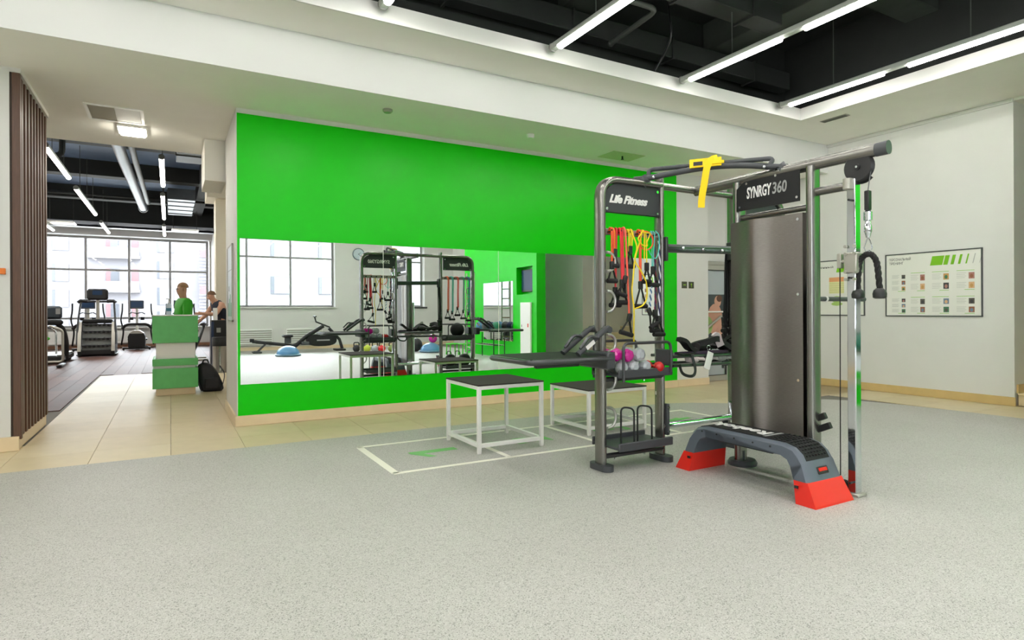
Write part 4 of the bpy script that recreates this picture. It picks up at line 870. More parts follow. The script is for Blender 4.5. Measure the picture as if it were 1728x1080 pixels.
def sign(label, x0, x1, pts):
    t = thing('wall_sign', label, 'sign', ((x0 + x1) / 2, YW - .008, 1.60), 'green signs by the door')
    p = obj('sign_panel', MB().box(x0, x1, YW - .008, YW - .0005, 1.605, 1.715, .001), mat('dark_olive_sign', (52, 58, 36), .4), t, smooth=False)
    obj('sign_symbol', pts, mat('lime_sign_print', (150, 200, 50), .5), p, smooth=False)
xa = 7.275
sign('dark sign with a green dash nearest to the green wall', 7.27, 7.385, MB().box(7.30, 7.355, YW - .0088, YW - .0078, 1.655, 1.668))
ar = [(7.478, 1.62), (7.478, 1.665), (7.462, 1.665), (7.482, 1.695), (7.502, 1.665), (7.488, 1.665), (7.488, 1.62)]
sign('dark sign with a green arrow nearest to the glass door', 7.425, 7.54, MB().prism(ar, 'Y', YW - .0088, YW - .0078))
# glass door
dr = obj('door_1', MB().box(7.89, 7.94, 7.47, 7.53, 0, 2.1).box(8.6, 8.65, 7.47, 7.53, 0, 2.1).box(7.89, 8.65, 7.472, 7.528, 1.95, 2.1).box(7.94, 8.6, 7.475, 7.525, 0.005, .11), mat('door_aluminium', (178, 178, 168), .4, metal=.3), None, smooth=False); dr['kind'] = 'structure'
obj('door_seal', MB().box(8.575, 8.602, 7.468, 7.474, .11, 1.95).box(7.94, 8.602, 7.468, 7.474, 1.938, 1.952).box(7.94, 8.602, 7.468, 7.474, .10, .112), M_black, dr, smooth=False)
obj('closer_arm', MB().box(7.93, 8.58, 7.455, 7.468, 2.035, 2.05), M_alu, dr, smooth=False)
obj('closer_body', MB().box(7.9, 8.1, 7.43, 7.47, 2.055, 2.09, .004), M_alu, dr)
obj('door_glass', MB().box(7.94, 8.575, 7.49, 7.50, .11, 1.94), M_frost, dr, smooth=False)
dp = obj('door_picture', MB().box(7.955, 8.565, 7.482, 7.489, .62, 1.52), mat('picture_dark', (62, 72, 74), .45), dr, smooth=False)
def blob(cx, cz, rx, rz, m, k): obj('picture_shape', MB().prism([(cx + rx * cos(v), cz + rz * sin(v)) for v in [2 * pi * i / 14 for i in range(14)]], 'Y', 7.482 - .0006 * k, 7.4822), m, dp, smooth=False)
M_pk = mat('picture_skin', (206, 158, 136), .5)
blob(8.33, 1.08, .19, .28, M_pk, 1); blob(8.40, 1.40, .085, .10, M_pk, 2); blob(8.44, 1.45, .07, .06, mat('picture_brown', (96, 66, 54), .5), 3); blob(8.15, .98, .12, .16, mat('picture_green', (150, 180, 110), .5), 3); blob(8.45, .80, .1, .16, M_pk, 3)
obj('push_bar', MB().cyl((7.93, 7.44, 1.215), (8.60, 7.44, 1.215), .014).cyl((7.95, 7.44, 1.215), (7.95, 7.47, 1.215), .01).cyl((8.58, 7.44, 1.215), (8.58, 7.47, 1.215), .01), M_wmetal, dr)
obj('diagonal_bar', MB().tube([(7.94, 7.45, .84), (8.45, 7.45, 1.14)], .022, 8), M_alu, dr)
# ceiling fittings
single('smoke_detector', MB().lathe([(.055, ZS - .002), (.055, ZS - .02), (.04, ZS - .035)], 20, (2.10, 6.48, 0)), M_alu, 'flat round grey detector under the soffit near the opening', 'smoke detector', (2.10, 6.48, ZS))
single('smoke_detector', MB().lathe([(.05, ZS - .002), (.05, ZS - .03), (.035, ZS - .05)], 20, (3.975, 6.53, 0)), M_wprint, 'small round white detector under the soffit over the mirror', 'smoke detector', (3.975, 6.53, ZS))
t = thing('soffit_panel', 'square access panel with a short black fitting in the green-lit soffit', 'hatch', (5.7, 6.82, ZS))
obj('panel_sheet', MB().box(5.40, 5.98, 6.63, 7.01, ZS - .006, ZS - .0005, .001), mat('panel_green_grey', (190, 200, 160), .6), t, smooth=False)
obj('sprinkler_stub', MB().cyl((5.69, 6.8, ZS - .006), (5.69, 6.8, ZS - .05), .012, 8).lathe([(.022, ZS - .055), (.022, ZS - .05)], 8, (5.69, 6.8, 0)), M_black, t)
t = thing('air_vent', 'narrow grey slot vent in the ceiling border by the recess corner', 'vent', (8.14, 5.15, ZC))
obj('vent_frame', MB().box(8.085, 8.19, 4.96, 5.34, ZC - .008, ZC - .0005, .001), M_alu, t, smooth=False)
for k in range(4): obj('vent_slat', MB().box(8.095 + .024 * k, 8.108 + .024 * k, 4.975, 5.325, ZC - .012, ZC - .008), mat('vent_dark', (92, 94, 84), .5), t, smooth=False)
# ducts and pipes over the recess
def duct(label, x0, x1, y0, y1, z0, z1, m, nf, along='Y'):
    t = thing('air_duct', label, 'duct', ((x0 + x1) / 2, (y0 + y1) / 2, z0))
    obj('duct_run', MB().box(x0, x1, y0, y1, z0, z1, .008), m, t, smooth=False)
    for k in range(nf):
        f_ = (k + .5) / nf
        if along == 'Y': y = y0 + (y1 - y0) * f_; obj('duct_flange', MB().box(x0 - .02, x1 + .02, y - .015, y + .015, z0 - .02, z1 + .02), m, t, smooth=False)
        else: x = x0 + (x1 - x0) * f_; obj('duct_flange', MB().box(x - .015, x + .015, y0 - .02, y1 + .02, z0 - .02, z1 + .02), m, t, smooth=False)
    return t
duct('wide dark green grey duct running above the training rig lights', 5.6, 6.5, -4.0, 3.6, 4.5, 4.8, M_duct, 5)
duct('dark duct branch crossing the recess above the step box light', 2.2, 6.2, 4.55, 4.80, 4.55, 4.80, M_void, 4, 'X')
duct('dark duct run along the beam side of the recess', -4.5, 8.0, 5.75, 5.95, 4.5, 4.75, M_void, 8, 'X')
def pipe(label, pts, r, m=None, cat='pipe', name='ceiling_pipe'):
    t = thing(name, label, cat, pts[0]); P_ = rpath(pts, .12)
    obj('pipe_run', MB().tube(P_, r, 10), m or M_void, t)
    for p in (pts[0], pts[-1]): obj('pipe_joint', MB().sphere(p, r * 1.25, 10, 8), m or M_void, t)
    return t
M_cond = mat('grey_conduit', (52, 56, 52), .6)
pipe('thin grey conduit bent round above the middle recess light', [(3.2, 4.2, 4.62), (4.9, 4.2, 4.62), (4.9, 3.2, 4.62), (5.5, 3.2, 4.66)], .016, M_cond)
pipe('pair conduit nearest the beam in the black recess', [(3.9, -3.0, 4.5), (3.9, 4.9, 4.5), (4.6, 4.9, 4.5), (4.6, 5.7, 4.44)], .03, M_cond)
pipe('dark sprinkler pipe along the recess toward the camera', [(4.12, -3.0, 4.49), (4.12, 5.3, 4.49)], .04)
pipe('black hanging cable loop at the beam edge of the recess', [(5.2, 5.4, 5.2), (5.2, 5.3, 4.5), (5.28, 5.55, 4.35), (5.2, 5.6, 4.2)], .014, M_black, 'cable', 'ceiling_cable')
pipe('upright conduit drop by the outer recess light', [(7.1, 1.9, 5.2), (7.1, 1.9, 4.12)], .02, M_cond)
# gym hall ducts
pipe('big round grey duct running along the gym ceiling', [(-.90, 9.8, 4.5), (-.86, 15, 4.5), (-.70, 21.5, 4.42)], .11, M_ductb, 'duct', 'round_duct')
pipe('slimmer round duct beside the big one in the gym ceiling', [(-.66, 9.8, 4.5), (-.64, 15, 4.5), (-.56, 20.5, 4.45)], .06, M_duct, 'duct', 'round_duct')
duct('boxy dark duct over the counter in the gym hall', .12, .66, 10.2, 14.3, 4.36, 4.66, M_duct, 3)
duct('pale square duct end over the far gym light', -.05, .62, 18.9, 22.0, 4.34, 4.64, M_ductb, 4)
pipe('black bent pipe dropping from the gym ceiling above the treadmill', [(-1.75, 10.6, 4.85), (-1.75, 14.0, 4.85), (-1.75, 14.0, 4.2), (-2.8, 14.2, 4.2)], .05)
pipe('thin black pipe across the gym ceiling', [(-4.5, 14.4, 4.66), (1.3, 14.4, 4.66)], .03)
pipe('black pipe across the gym ceiling before the far window', [(-4.5, 20.9, 4.63), (1.3, 20.9, 4.63)], .04)
for x0, y0, lab in ((-2.9, 16.6, 'white cassette grille in the gym ceiling over the treadmill'), (-2.95, 23.0, 'white flat grille in the gym ceiling above the ellipticals'), (.45, 23.3, 'white flat grille in the gym ceiling beside the column')):
    t = thing('ceiling_grille', lab, 'vent', (x0, y0, 4.0))
    obj('grille_frame', MB().box(x0 - .4, x0 + .4, y0 - .3, y0 + .3, 4.0, 4.05, .006), M_wmetal, t, smooth=False)
    for k in range(4): obj('grille_slat', MB().box(x0 - .34, x0 + .34, y0 - .22 + .13 * k, y0 - .16 + .13 * k, 3.992, 4.001), M_alu, t, smooth=False)
    for s in (-1, 1): obj('hanger_rod', MB().cyl((x0 + s * .35, y0, 4.04), (x0 + s * .35, y0, 5.1), .008, 6), M_black, t)
single('call_point', MB().box(-1.335, -1.29, 6.97, 6.999, 1.60, 1.655, .004), mat('orange_plastic', (224, 120, 40), .4), 'small orange call point on the white wall beside the slats', 'switch', (-1.31, 6.97, 1.6))
# ------------------------------------------------------------------ reception counter and things around it
t = thing('reception_counter', 'stacked green and white block reception counter at the gym entrance', 'counter', (.07, 10.9, 0))
for nm, a, b, z0, z1, m, yo in (('plinth', -.19, .335, .001, .105, M_skirt, .03), ('green_block', -.235, .37, .105, .405, M_greend, 0), ('white_block', -.225, .33, .405, .447, M_wmetal, .03), ('green_block', -.235, .37, .447, .548, M_greend, -.01), ('white_block', -.19, .335, .548, .79, M_wmetal, .03), ('green_block', -.235, .37, .79, 1.195, M_greend, 0)):
    obj(nm, MB().box(a, b, 10.45 + yo, 11.4 - yo, z0, z1, .004), m, t)
obj('counter_top', MB().box(-.24, .375, 10.44, 11.41, 1.195, 1.212, .004), M_wmetal, t)
t = thing('hand_sanitizer', 'white pump bottle standing on the reception counter', 'bottle', (-.05, 11.0, 1.212))
obj('bottle_body', MB().lathe([(.035, 1.213), (.038, 1.22), (.038, 1.36), (.03, 1.385), (.014, 1.40)], 16, (-.02, 11.1, 0)), mat('clear_blue_plastic', (206, 222, 232), .2), t)
obj('pump', MB().lathe([(.012, 1.40), (.012, 1.43), (.006, 1.435), (.006, 1.46)], 10, (-.02, 11.1, 0)).box(-.06, -.008, 11.09, 11.11, 1.455, 1.47, .003), M_wmetal, t)
obj('bottle_label', MB().lathe([(.0385, 1.27), (.0387, 1.275), (.0387, 1.315), (.0385, 1.32)], 16, (-.02, 11.1, 0)), mat('label_blue', (70, 130, 150), .5), t)
t = thing('backpack', 'black backpack slumped on the tiles against the counter', 'bag', (.56, 10.7, 0))
sec = []
bp = MB(); rows = [(.0, .14, .10), (.03, .17, .135), (.12, .175, .145), (.24, .16, .13), (.34, .135, .105), (.42, .09, .07), (.45, .03, .03)]
n = 14
for z, a, b in rows:
    for k in range(n):
        c_, s_ = cos(2 * pi * k / n), sin(2 * pi * k / n); ex = .65
        bp.v.append((.58 - z * .25 + a * math.copysign(abs(c_) ** ex, c_), 10.72 + z * .1 + b * math.copysign(abs(s_) ** ex, s_), z + .003))
for i in range(len(rows) - 1):
    for k in range(n): bp.f.append((i * n + k, i * n + (k + 1) % n, (i + 1) * n + (k + 1) % n, (i + 1) * n + k))
bp.f.append(tuple(reversed(range(n)))); bp.f.append(tuple((len(rows) - 1) * n + k for k in range(n)))
obj('bag_body', bp, M_pack, t)
obj('front_pocket', MB().box(.46, .66, 10.56, 10.60, .05, .22, .015), M_pack, t)
obj('carry_handle', MB().tube(curve([(.44, 10.74, .44), (.46, 10.75, .49), (.51, 10.76, .49), (.53, 10.76, .44)], 5), .012, 7), M_black, t)
for x in (.42, .70): obj('shoulder_strap', MB().tube(curve([(x - .02, 10.7, .40), (x + (.05 if x > .5 else -.06), 10.68, .25), (x, 10.62, .02)], 5), prof=[(.006, .025), (-.006, .025), (-.006, -.025), (.006, -.025)], up=(1, 0, 0)), M_black, t)
t = thing('waste_bin', 'round stainless waste bin with black lid in front of the kiosk', 'bin', (.90, 13.9, 0))
obj('bin_body', MB().lathe([(.155, .001), (.155, .02), (.15, .03), (.15, .55)], 28, (.90, 13.9, 0)), M_stain, t)
obj('bin_lid', MB().lathe([(.158, .55), (.158, .72), (.15, .735), (.06, .74)], 28, (.90, 13.9, 0)), M_black, t)
t = thing('vending_kiosk', 'black cabinet standing behind the stainless bin', 'cabinet', (.95, 14.4, 0))
obj('kiosk_body', MB().box(.74, 1.15, 14.2, 14.6, .03, 1.08, .01), M_black, t)
obj('kiosk_door', MB().box(.75, .80, 14.19, 14.205, .06, 1.05, .004), M_navy, t); obj('kiosk_panel', MB().box(.85, .93, 14.185, 14.205, .82, .92, .003), M_gprint, t)
obj('kiosk_base', MB().box(.76, 1.13, 14.22, 14.58, .001, .03), M_char, t)
t = thing('leaflet_holder', 'white upright holder on the edge of the black cabinet', 'holder', (.83, 14.3, 1.08))
obj('holder_back', MB().box(.79, .875, 14.28, 14.29, 1.08, 1.34, .002), M_wprint, t); obj('holder_foot', MB().box(.79, .875, 14.25, 14.33, 1.081, 1.09, .002), M_wprint, t)
# ------------------------------------------------------------------ people
def skin_mesh(nodes, edges, root, sub=1):
    names_ = list(nodes); me = bpy.data.meshes.new('body'); me.from_pydata([nodes[k][:3] for k in names_], [(names_.index(a), names_.index(b)) for a, b in edges], [])
    o = bpy.data.objects.new('body', me); COL.objects.link(o); o.modifiers.new('skin', 'SKIN'); sb = o.modifiers.new('sub', 'SUBSURF'); sb.levels = sub; sb.render_levels = sub
    for i, k in enumerate(names_):
        r_ = nodes[k][3]; me.skin_vertices[0].data[i].radius = r_ if isinstance(r_, tuple) else (r_, r_); me.skin_vertices[0].data[i].use_root = (k == root)
    dg = bpy.context.evaluated_depsgraph_get(); m2 = bpy.data.meshes.new_from_object(o.evaluated_get(dg)); bpy.data.objects.remove(o); return m2
def person(label, N, top_m, base, legs_m, hair_m, top_keys, leg_keys, face, sleeves=True):
    t = thing('person', label, 'person', base)
    E_ = [('hip', 'waist'), ('waist', 'chest'), ('chest', 'neck0'), ('neck0', 'neck'), ('neck', 'jaw'), ('jaw', 'skull'), ('skull', 'crown'), ('jaw', 'nose')]
    for s in 'ab': E_ += [('chest', 'sh' + s), ('sh' + s, 'el' + s), ('el' + s, 'wr' + s), ('wr' + s, 'pa' + s), ('hip', 'th' + s), ('th' + s, 'kn' + s), ('kn' + s, 'an' + s), ('an' + s, 'to' + s)]
    for s in 'ab':
        p = Vector(N['pa' + s][:3]); d = (p - Vector(N['wr' + s][:3])).normalized(); sd = d.cross(Vector((0, 1, 0.3))).normalized()
        for k in range(4):
            a_ = 'f%d%s' % (k, s); q = p + sd * (-.03 + .02 * k) + d * (.05 - .006 * abs(k - 1.3)); N[a_] = (*q, .009); E_.append(('pa' + s, a_))
            q2 = q + d * .03 + Vector((0, 0, -.015)); N[a_ + 'x'] = (*q2, .008); E_.append((a_, a_ + 'x'))
        q = p - d * .02 + sd * -.045 + d * .03; N['thumb' + s] = (*q, .010); E_.append(('wr' + s, 'thumb' + s))
    def add(name, keys, grow, m, par):
        K = {k: (*N[k][:3], (tuple(x + grow for x in N[k][3]) if isinstance(N[k][3], tuple) else N[k][3] + grow)) for k in keys}
        e = [(a, b) for a, b in E_ if a in K and b in K]; me = skin_mesh(K, e, 'chest' if 'chest' in K else 'hip', 1)
        me.transform(Matrix.Translation([-x for x in base])); me.name = name; me.materials.clear(); me.materials.append(m)
        for p in me.polygons: p.use_smooth = True
        o = bpy.data.objects.new(name, me); COL.objects.link(o); o.parent = par; BASE[o.name] = base; return o
    b_ = add('body', list(N), 0, M_skin, t)
    add('top', top_keys, .012, top_m, t); add('trousers', leg_keys, .012, legs_m, t)
    hd = Vector(N['skull'][:3]); fx = Vector(face)
    side = Vector((-fx.y, fx.x, 0)).normalized()
    obj('hair', MB().sphere((hd.x - fx.x * .016, hd.y - fx.y * .016, hd.z + .010), .089, 16, 10, (1, .96, 1.0), z0=-.05), hair_m, t)
    for s in (-1, 1):
        e = hd + fx * .078 + side * (.032 * s) + Vector((0, 0, -.02)); obj('eye', MB().sphere(e, .011, 8, 6), M_black, t)
        e = hd + side * (.083 * s) + Vector((0, 0, -.03)); obj('ear', MB().sphere(e, .024, 8, 6, (.6, .5, 1.2)), M_skin, t)
    mth = hd + fx * .072 + Vector((0, 0, -.095)); obj('mouth', MB().sphere(mth, .016, 8, 6, (.6, 1.2, .35)), mat('lip', (170, 96, 86), .5), t)
    for s in 'ab':
        a, c_ = Vector(N['an' + s][:3]), Vector(N['to' + s][:3])
        obj('shoe', MB().tube([a + Vector((0, 0, -.06)) - (c_ - a) * .25, a + Vector((0, 0, -.06)) + (c_ - a) * .3, c_ + Vector((0, 0, -.002))], 1, 10, rs=[.045, .052, .036]), M_shoe, t)
    return t
def std(x, y, lean, face):
    f = Vector(face); sd = Vector((-f.y, f.x, 0)); N = {}
    def put(k, fwd, lat, z, r_): N[k] = (x + f.x * fwd + sd.x * lat, y + f.y * fwd + sd.y * lat, z, r_)
    return N, put
f1 = (-.96, -.28, 0)
N, put = std(.20, 12.1, 0, f1)
put('hip', 0, 0, .95, (.17, .13)); put('waist', 0, 0, 1.10, (.165, .13)); put('chest', -.01, 0, 1.36, (.185, .14)); put('neck0', -.005, 0, 1.50, .07); put('neck', .01, 0, 1.54, .06)
put('jaw', .03, 0, 1.605, .068); put('skull', .02, 0, 1.68, .092); put('crown', .005, 0, 1.735, .07); put('nose', .108, 0, 1.65, .012)
for s, l in (('a', 1), ('b', -1)):
    put('sh' + s, -.01, .20 * l, 1.43, .075); put('el' + s, .02, .25 * l, 1.16, .058); put('wr' + s, .20, .16 * l, 1.03, .03); put('pa' + s, .27, .14 * l, 1.02, .028)
    put('th' + s, 0, .09 * l, .86, .085); put('kn' + s, .02, .10 * l, .48, .058); put('an' + s, -.02, .11 * l, .085, .038); put('to' + s, .15, .12 * l, .04, .03)
person('person in a bright green jacket standing behind the counter, looking to the side', N, M_jack, (.20, 12.1, 0), M_trou, M_hairb, ['hip', 'waist', 'chest', 'neck0', 'sha', 'shb', 'ela', 'elb', 'wra', 'wrb'], ['hip', 'tha', 'thb', 'kna', 'knb', 'ana', 'anb'], f1)
f2 = (-.93, -.37, 0)
N, put = std(1.02, 15.2, 0, f2)
put('hip', -.05, 0, .95, (.15, .12)); put('waist', 0, 0, 1.11, (.14, .11)); put('chest', .10, 0, 1.36, (.17, .125)); put('neck0', .17, 0, 1.49, .075); put('neck', .20, 0, 1.53, .056)
put('jaw', .255, 0, 1.565, .058); put('skull', .245, 0, 1.635, .086); put('crown', .23, 0, 1.69, .062); put('nose', .335, 0, 1.585, .012)
for s, l in (('a', 1), ('b', -1)):
    put('sh' + s, .09, .20 * l, 1.43, .068); put('el' + s, .24, .23 * l, 1.20, .05); put('wr' + s, .50, .17 * l, (1.22 if l > 0 else .98), .034); put('pa' + s, .58, .15 * l, (1.22 if l > 0 else .93), .03)
    put('th' + s, -.03, .09 * l, .87, .09); put('kn' + s, .10, .11 * l, .48, .06); put('an' + s, .02 + .2 * (l > 0), .12 * l, .085, .04); put('to' + s, .20 + .2 * (l > 0), .12 * l, .04, .03)
p2 = person('person in a dark short-sleeved top bent over a machine behind the black cabinet', N, M_tee, (1.02, 15.2, 0), M_trou, M_hair, ['hip', 'waist', 'chest', 'neck0', 'sha', 'shb'], ['hip', 'tha', 'thb', 'kna', 'knb', 'ana', 'anb'], f2)
# ------------------------------------------------------------------ cardio machines
def elliptical(label, x, y):
    t = thing('elliptical_trainer', label, 'exercise machine', (x, y, 0), 'elliptical trainers by the window')
    sh_ = [(x - .24, .10), (x - .25, .45), (x - .20, .56), (x - .08, .64), (x + .08, .64), (x + .20, .56), (x + .25, .45), (x + .24, .10)]
    obj('flywheel_housing', MB().prism(sh_, 'Y', y - .25, y + .35), M_blackr, t)
    hp = [(a * .99 + x * .01, z) for a, z in sh_[1:7]]
    obj('housing_cap', MB().prism([(x - .2, .565), (x - .08, .655), (x + .08, .655), (x + .2, .565), (x + .19, .55), (x - .19, .55)], 'Y', y - .262, y + .2), M_alu, t)
    obj('front_base', MB().box(x - .36, x + .36, y - .22, y - .12, .03, .10, .015), M_black, t)
    for s in (-1, 1): obj('transport_wheel', MB().lathe([(.045, -.03), (.055, -.02), (.055, .02), (.045, .03)], 14, (x + s * .37, y - .17, .056), 'X'), M_black, t)
    obj('rail_base', MB().box(x - .06, x + .06, y + .3, y + 1.2, .04, .12, .01).box(x - .3, x + .3, y + 1.15, y + 1.25, .02, .08, .01), M_char, t)
    obj('mast', MB().tube([(x, y + .1, .6), (x, y + .18, 1.1), (x, y + .16, 1.38)], .04, 10), M_alu, t)
    obj('shoulder_bar', MB().tube(rpath([(x - .42, y + .2, .72), (x - .3, y + .12, .86), (x + .3, y + .12, .86), (x + .42, y + .2, .72)], .1), .05, 8), M_black, t)
    c_ = obj('console', MB().box(x - .2, x + .2, y + .10, y + .16, 1.38, 1.66, .015), M_char, t)
    obj('screen', MB().box(x - .17, x + .17, y + .094, y + .101, 1.42, 1.63), M_screen, c_, smooth=False)
    for s in (-1, 1):
        obj('moving_arm', MB().tube(curve([(x + s * .47, y + .5, .15), (x + s * .40, y + .3, .62), (x + s * .46, y + .18, 1.0), (x + s * .42, y + .1, 1.3), (x + s * .41, y + .05, 1.56)], 5), .025, 8), M_black, t)
        obj('cup_holder', MB().lathe([(.05, 1.0), (.06, 1.02), (.065, 1.1)], 12, (x + s * .16, y + .1, 0)), M_black, t)
        obj('foot_pedal', MB().box(x + s * .22 - .07, x + s * .22 + .07, y + .4, y + .8, .3, .36, .02), M_black, t)
        obj('handle_bar', MB().tube([(x, y + .12, 1.22), (x + s * .14, y + .05, 1.26), (x + s * .24, y + .04, 1.2)], .018, 7), M_char, t)
    return t
elliptical('elliptical trainer standing alone, between the stair climber and the counter', -.98, 23.9)
elliptical('elliptical trainer half hidden behind the stair climber', -2.35, 24.0)
elliptical('elliptical trainer behind the person in green, only its arms showing', .30, 23.5)
x, y = -1.85, 21.3
t = thing('stair_climber', 'tall black stair climber with grey steps facing the opening', 'exercise machine', (x, y, 0))
for s in (-1, 1):
    sd = [(y - .35, .02), (y - .40, .12), (y - .32, .55), (y - .10, .98), (y + .25, 1.02), (y + .75, .55), (y + .75, .02)]
    obj('side_panel', MB().prism(sd, 'X', x + s * .36 - .08 * (s < 0) , x + s * .36 + .08 * (s > 0)), M_blackr, t)
    obj('side_stripe', MB().prism([(y - .41, .15), (y - .33, .56), (y - .12, .98), (y - .09, .97), (y - .30, .55), (y - .38, .15)], 'X', x + s * .445, x + s * .36), M_alu, t)
    obj('hand_rail', MB().tube(curve([(x + s * .46, y - .33, .35), (x + s * .45, y - .2, .85), (x + s * .42, y - .02, 1.35), (x + s * .38, y + .15, 1.60), (x + s * .22, y + .3, 1.63)], 5), .026, 8), M_char, t)
    obj('rail_grip', MB().tube([(x + s * .46, y - .06, 1.54), (x + s * .40, y - .06, 1.60), (x + s * .24, y - .04, 1.58)], .045, 8), M_black, t)
for k in range(4):
    z = .28 + .2 * k; yk = y - .36 + .12 * k
    obj('stair_riser', MB().box(x - .35, x + .35, yk + .06, yk + .09, z - .15, z + .02), mat('step_grey', (134, 138, 134), .5), t, smooth=False)
    sp_ = obj('stair_tread', MB().box(x - .35, x + .35, yk, yk + .2, z + .02, z + .045, .005), M_char, t)
    for i in range(6): obj('tread_lug', MB().box(x - .29 + .105 * i, x - .23 + .105 * i, yk - .012, yk + .02, z - .02, z + .04, .004), M_black, sp_)
obj('front_apron', MB().box(x - .36, x + .36, y - .42, y - .34, .05, .2, .02), M_black, t)
obj('base_frame', MB().box(x - .48, x + .48, y - .3, y + .75, .02, .06, .01), M_black, t)
obj('top_hood', MB().box(x - .37, x + .37, y - .02, y + .3, .94, 1.06, .04), M_blackr, t)
obj('mast', MB().box(x - .04, x + .04, y + .1, y + .18, 1.0, 1.66, .01), M_alu, t)
c_ = obj('console', MB().box(x - .26, x + .26, y + .02, y + .14, 1.62, 1.95, .05), M_black, t)
obj('screen', MB().box(x - .12, x + .12, y + .012, y + .022, 1.77, 1.9), M_screen, c_, smooth=False)
obj('cross_bar', MB().tube([(x - .4, y + .14, 1.58), (x + .4, y + .14, 1.58)], .03, 8), M_char, t)
x, y = -2.72, 18.6
t = thing('treadmill', 'black treadmill with wide console beside the slatted wall', 'exercise machine', (x, y, 0))
obj('running_deck', MB().box(x - .45, x + .45, y - .3, y + 1.5, .06, .2, .03), M_black, t)
obj('running_belt', MB().box(x - .28, x + .28, y - .28, y + 1.45, .2, .21), M_char, t)
obj('deck_rail', MB().box(x + .3, x + .42, y - .25, y + 1.45, .2, .225, .006).box(x - .42, x - .3, y - .25, y + 1.45, .2, .225, .006), M_alu, t)
for s in (-1, 1):
    obj('upright', MB().tube(curve([(x + s * .44, y + .1, .05), (x + s * .46, y - .02, .5), (x + s * .40, y - .1, .85), (x + s * .28, y - .16, 1.0)], 5), .055, 8), M_blackr, t)
    obj('leveling_foot', MB().lathe([(.04, .001), (.04, .05)], 10, (x + s * .36, y + 1.35, 0)), M_black, t)
obj('console_bridge', MB().box(x - .42, x + .42, y - .26, y - .1, .95, 1.08, .04), M_blackr, t)
c_ = obj('console', MB().box(x - .38, x + .40, y - .24, y - .10, 1.10, 1.42, .05), mat('dark_slate_plastic', (48, 58, 66), .4), t)
obj('console_label', MB().box(x + .28, x + .37, y - .246, y - .239, 1.22, 1.36), M_gprint, c_, smooth=False)
obj('hand_loop', MB().tube(rpath([(x + .30, y - .34, .25), (x + .30, y - .34, .88), (x - .3, y - .34, .88), (x - .3, y - .34, .25)], .16), .022, 8), M_chrome, t)
x, y = -2.62, 17.2
t = thing('exercise_bike', 'grey framed exercise bike with green saddle beside the slats', 'exercise machine', (x, y, 0))
obj('saddle', MB().sphere((x + .05, y + .1, .66), .13, 14, 8, (1.3, .7, .45)), M_jack, t)
obj('seat_post', MB().cyl((x + .02, y + .1, .12), (x + .02, y + .1, .62), .03), M_alu, t)
obj('frame_tube', MB().tube(rpath([(x - .5, y + .2, .12), (x + .45, y + .1, .12), (x + .45, y + .1, .85), (x + .2, y + .1, .95)], .08), .028, 8), M_alu, t)
for dx in (-.5, .42): obj('floor_bar', MB().box(x + dx - .05, x + dx + .05, y - .25, y + .45, .01, .07, .015), M_black if dx > 0 else M_alu, t)
obj('crank_disc', MB().lathe([(.16, -.03), (.18, 0), (.16, .03)], 18, (x - .1, y + .08, .34), 'Y'), M_char, t)
x, y = .55, 17.6
t = thing('spin_bike', 'dark exercise bike with green parts between counter and cabinet', 'exercise machine', (x, y, 0))
obj('main_frame', MB().tube(rpath([(x - .1, y, .08), (x + .1, y, .55), (x + .22, y + .2, .9)], .05), .035, 8).tube([(x + .1, y, .55), (x - .15, y + .3, .8)], .03, 8), M_black, t)
obj('flywheel', MB().lathe([(.2, -.02), (.23, 0), (.2, .02)], 22, (x - .05, y, .34), 'X'), M_char, t)
obj('saddle', MB().sphere((x + .2, y + .2, .94), .11, 12, 8, (.8, 1.2, .4)), M_black, t)
obj('handlebar', MB().tube(rpath([(x - .3, y + .2, 1.02), (x - .15, y + .3, .98), (x + .02, y + .25, 1.02)], .05), .02, 8), M_black, t)
obj('belt_guard', MB().box(x - .12, x + .1, y - .06, y - .03, .5, .62, .02), M_gball, t)
for dy in (-.3, .45): obj('floor_bar', MB().box(x - .28, x + .28, y + dy - .04, y + dy + .04, .01, .07, .015), M_alu, t)
for s, lab in ((-3.1, 'radiator under the window behind the treadmill'), (-1.6, 'radiator under the window behind the stair climber')):
    t = thing('radiator', 'white ' + lab, 'radiator', (s, YG - .1, .12))
    obj('panel', MB().box(s - .55, s + .55, YG - .12, YG - .04, .14, .6, .01), M_wmetal, t)
    for k in range(6): obj('rib', MB().box(s - .53, s + .53, YG - .13, YG - .12, .17 + .07 * k, .2 + .07 * k), M_wmetal, t, smooth=False)
# ------------------------------------------------------------------ the rest of the room that the mirror shows
t = thing('wall_clock', 'round grey wall clock between the two rear windows, seen in the mirror', 'clock', (5.76, YB, 3.2))
obj('clock_rim', MB().lathe([(.21, 0), (.215, .03), (.19, .05), (.185, .03)], 32, (5.76, YB, 3.26), 'Y'), mat('clock_grey', (120, 132, 140), .3, metal=.5), t)
obj('clock_face', MB().lathe([(.187, .031), (.187, .034)], 32, (5.76, YB, 3.26), 'Y'), mat('clock_face', (190, 204, 214), .4), t)
for a, l in ((.9, .09), (2.3, .14)): obj('clock_hand', MB().box(-.006, .006, YB + .036, YB + .04, -.02, l).xf(Matrix.Translation((5.76, 0, 3.26)) @ Matrix.Rotation(a, 4, 'Y')), M_black, t)
for a, b, lab in ((1.0, 2.9, 'first wall radiator below the rear window'), (3.33, 4.5, 'second wall radiator behind the rowing machine')):
    t = thing('radiator', 'white ' + lab, 'radiator', (a, YB, .15))
    obj('panel', MB().box(a, b, YB + .03, YB + .1, .17, .70, .01), M_wmetal, t)
    for k in range(7): obj('rib', MB().box(a + .02, b - .02, YB + .1, YB + .112, .2 + .07 * k, .23 + .07 * k), M_alu, t, smooth=False)
ry = -5.3
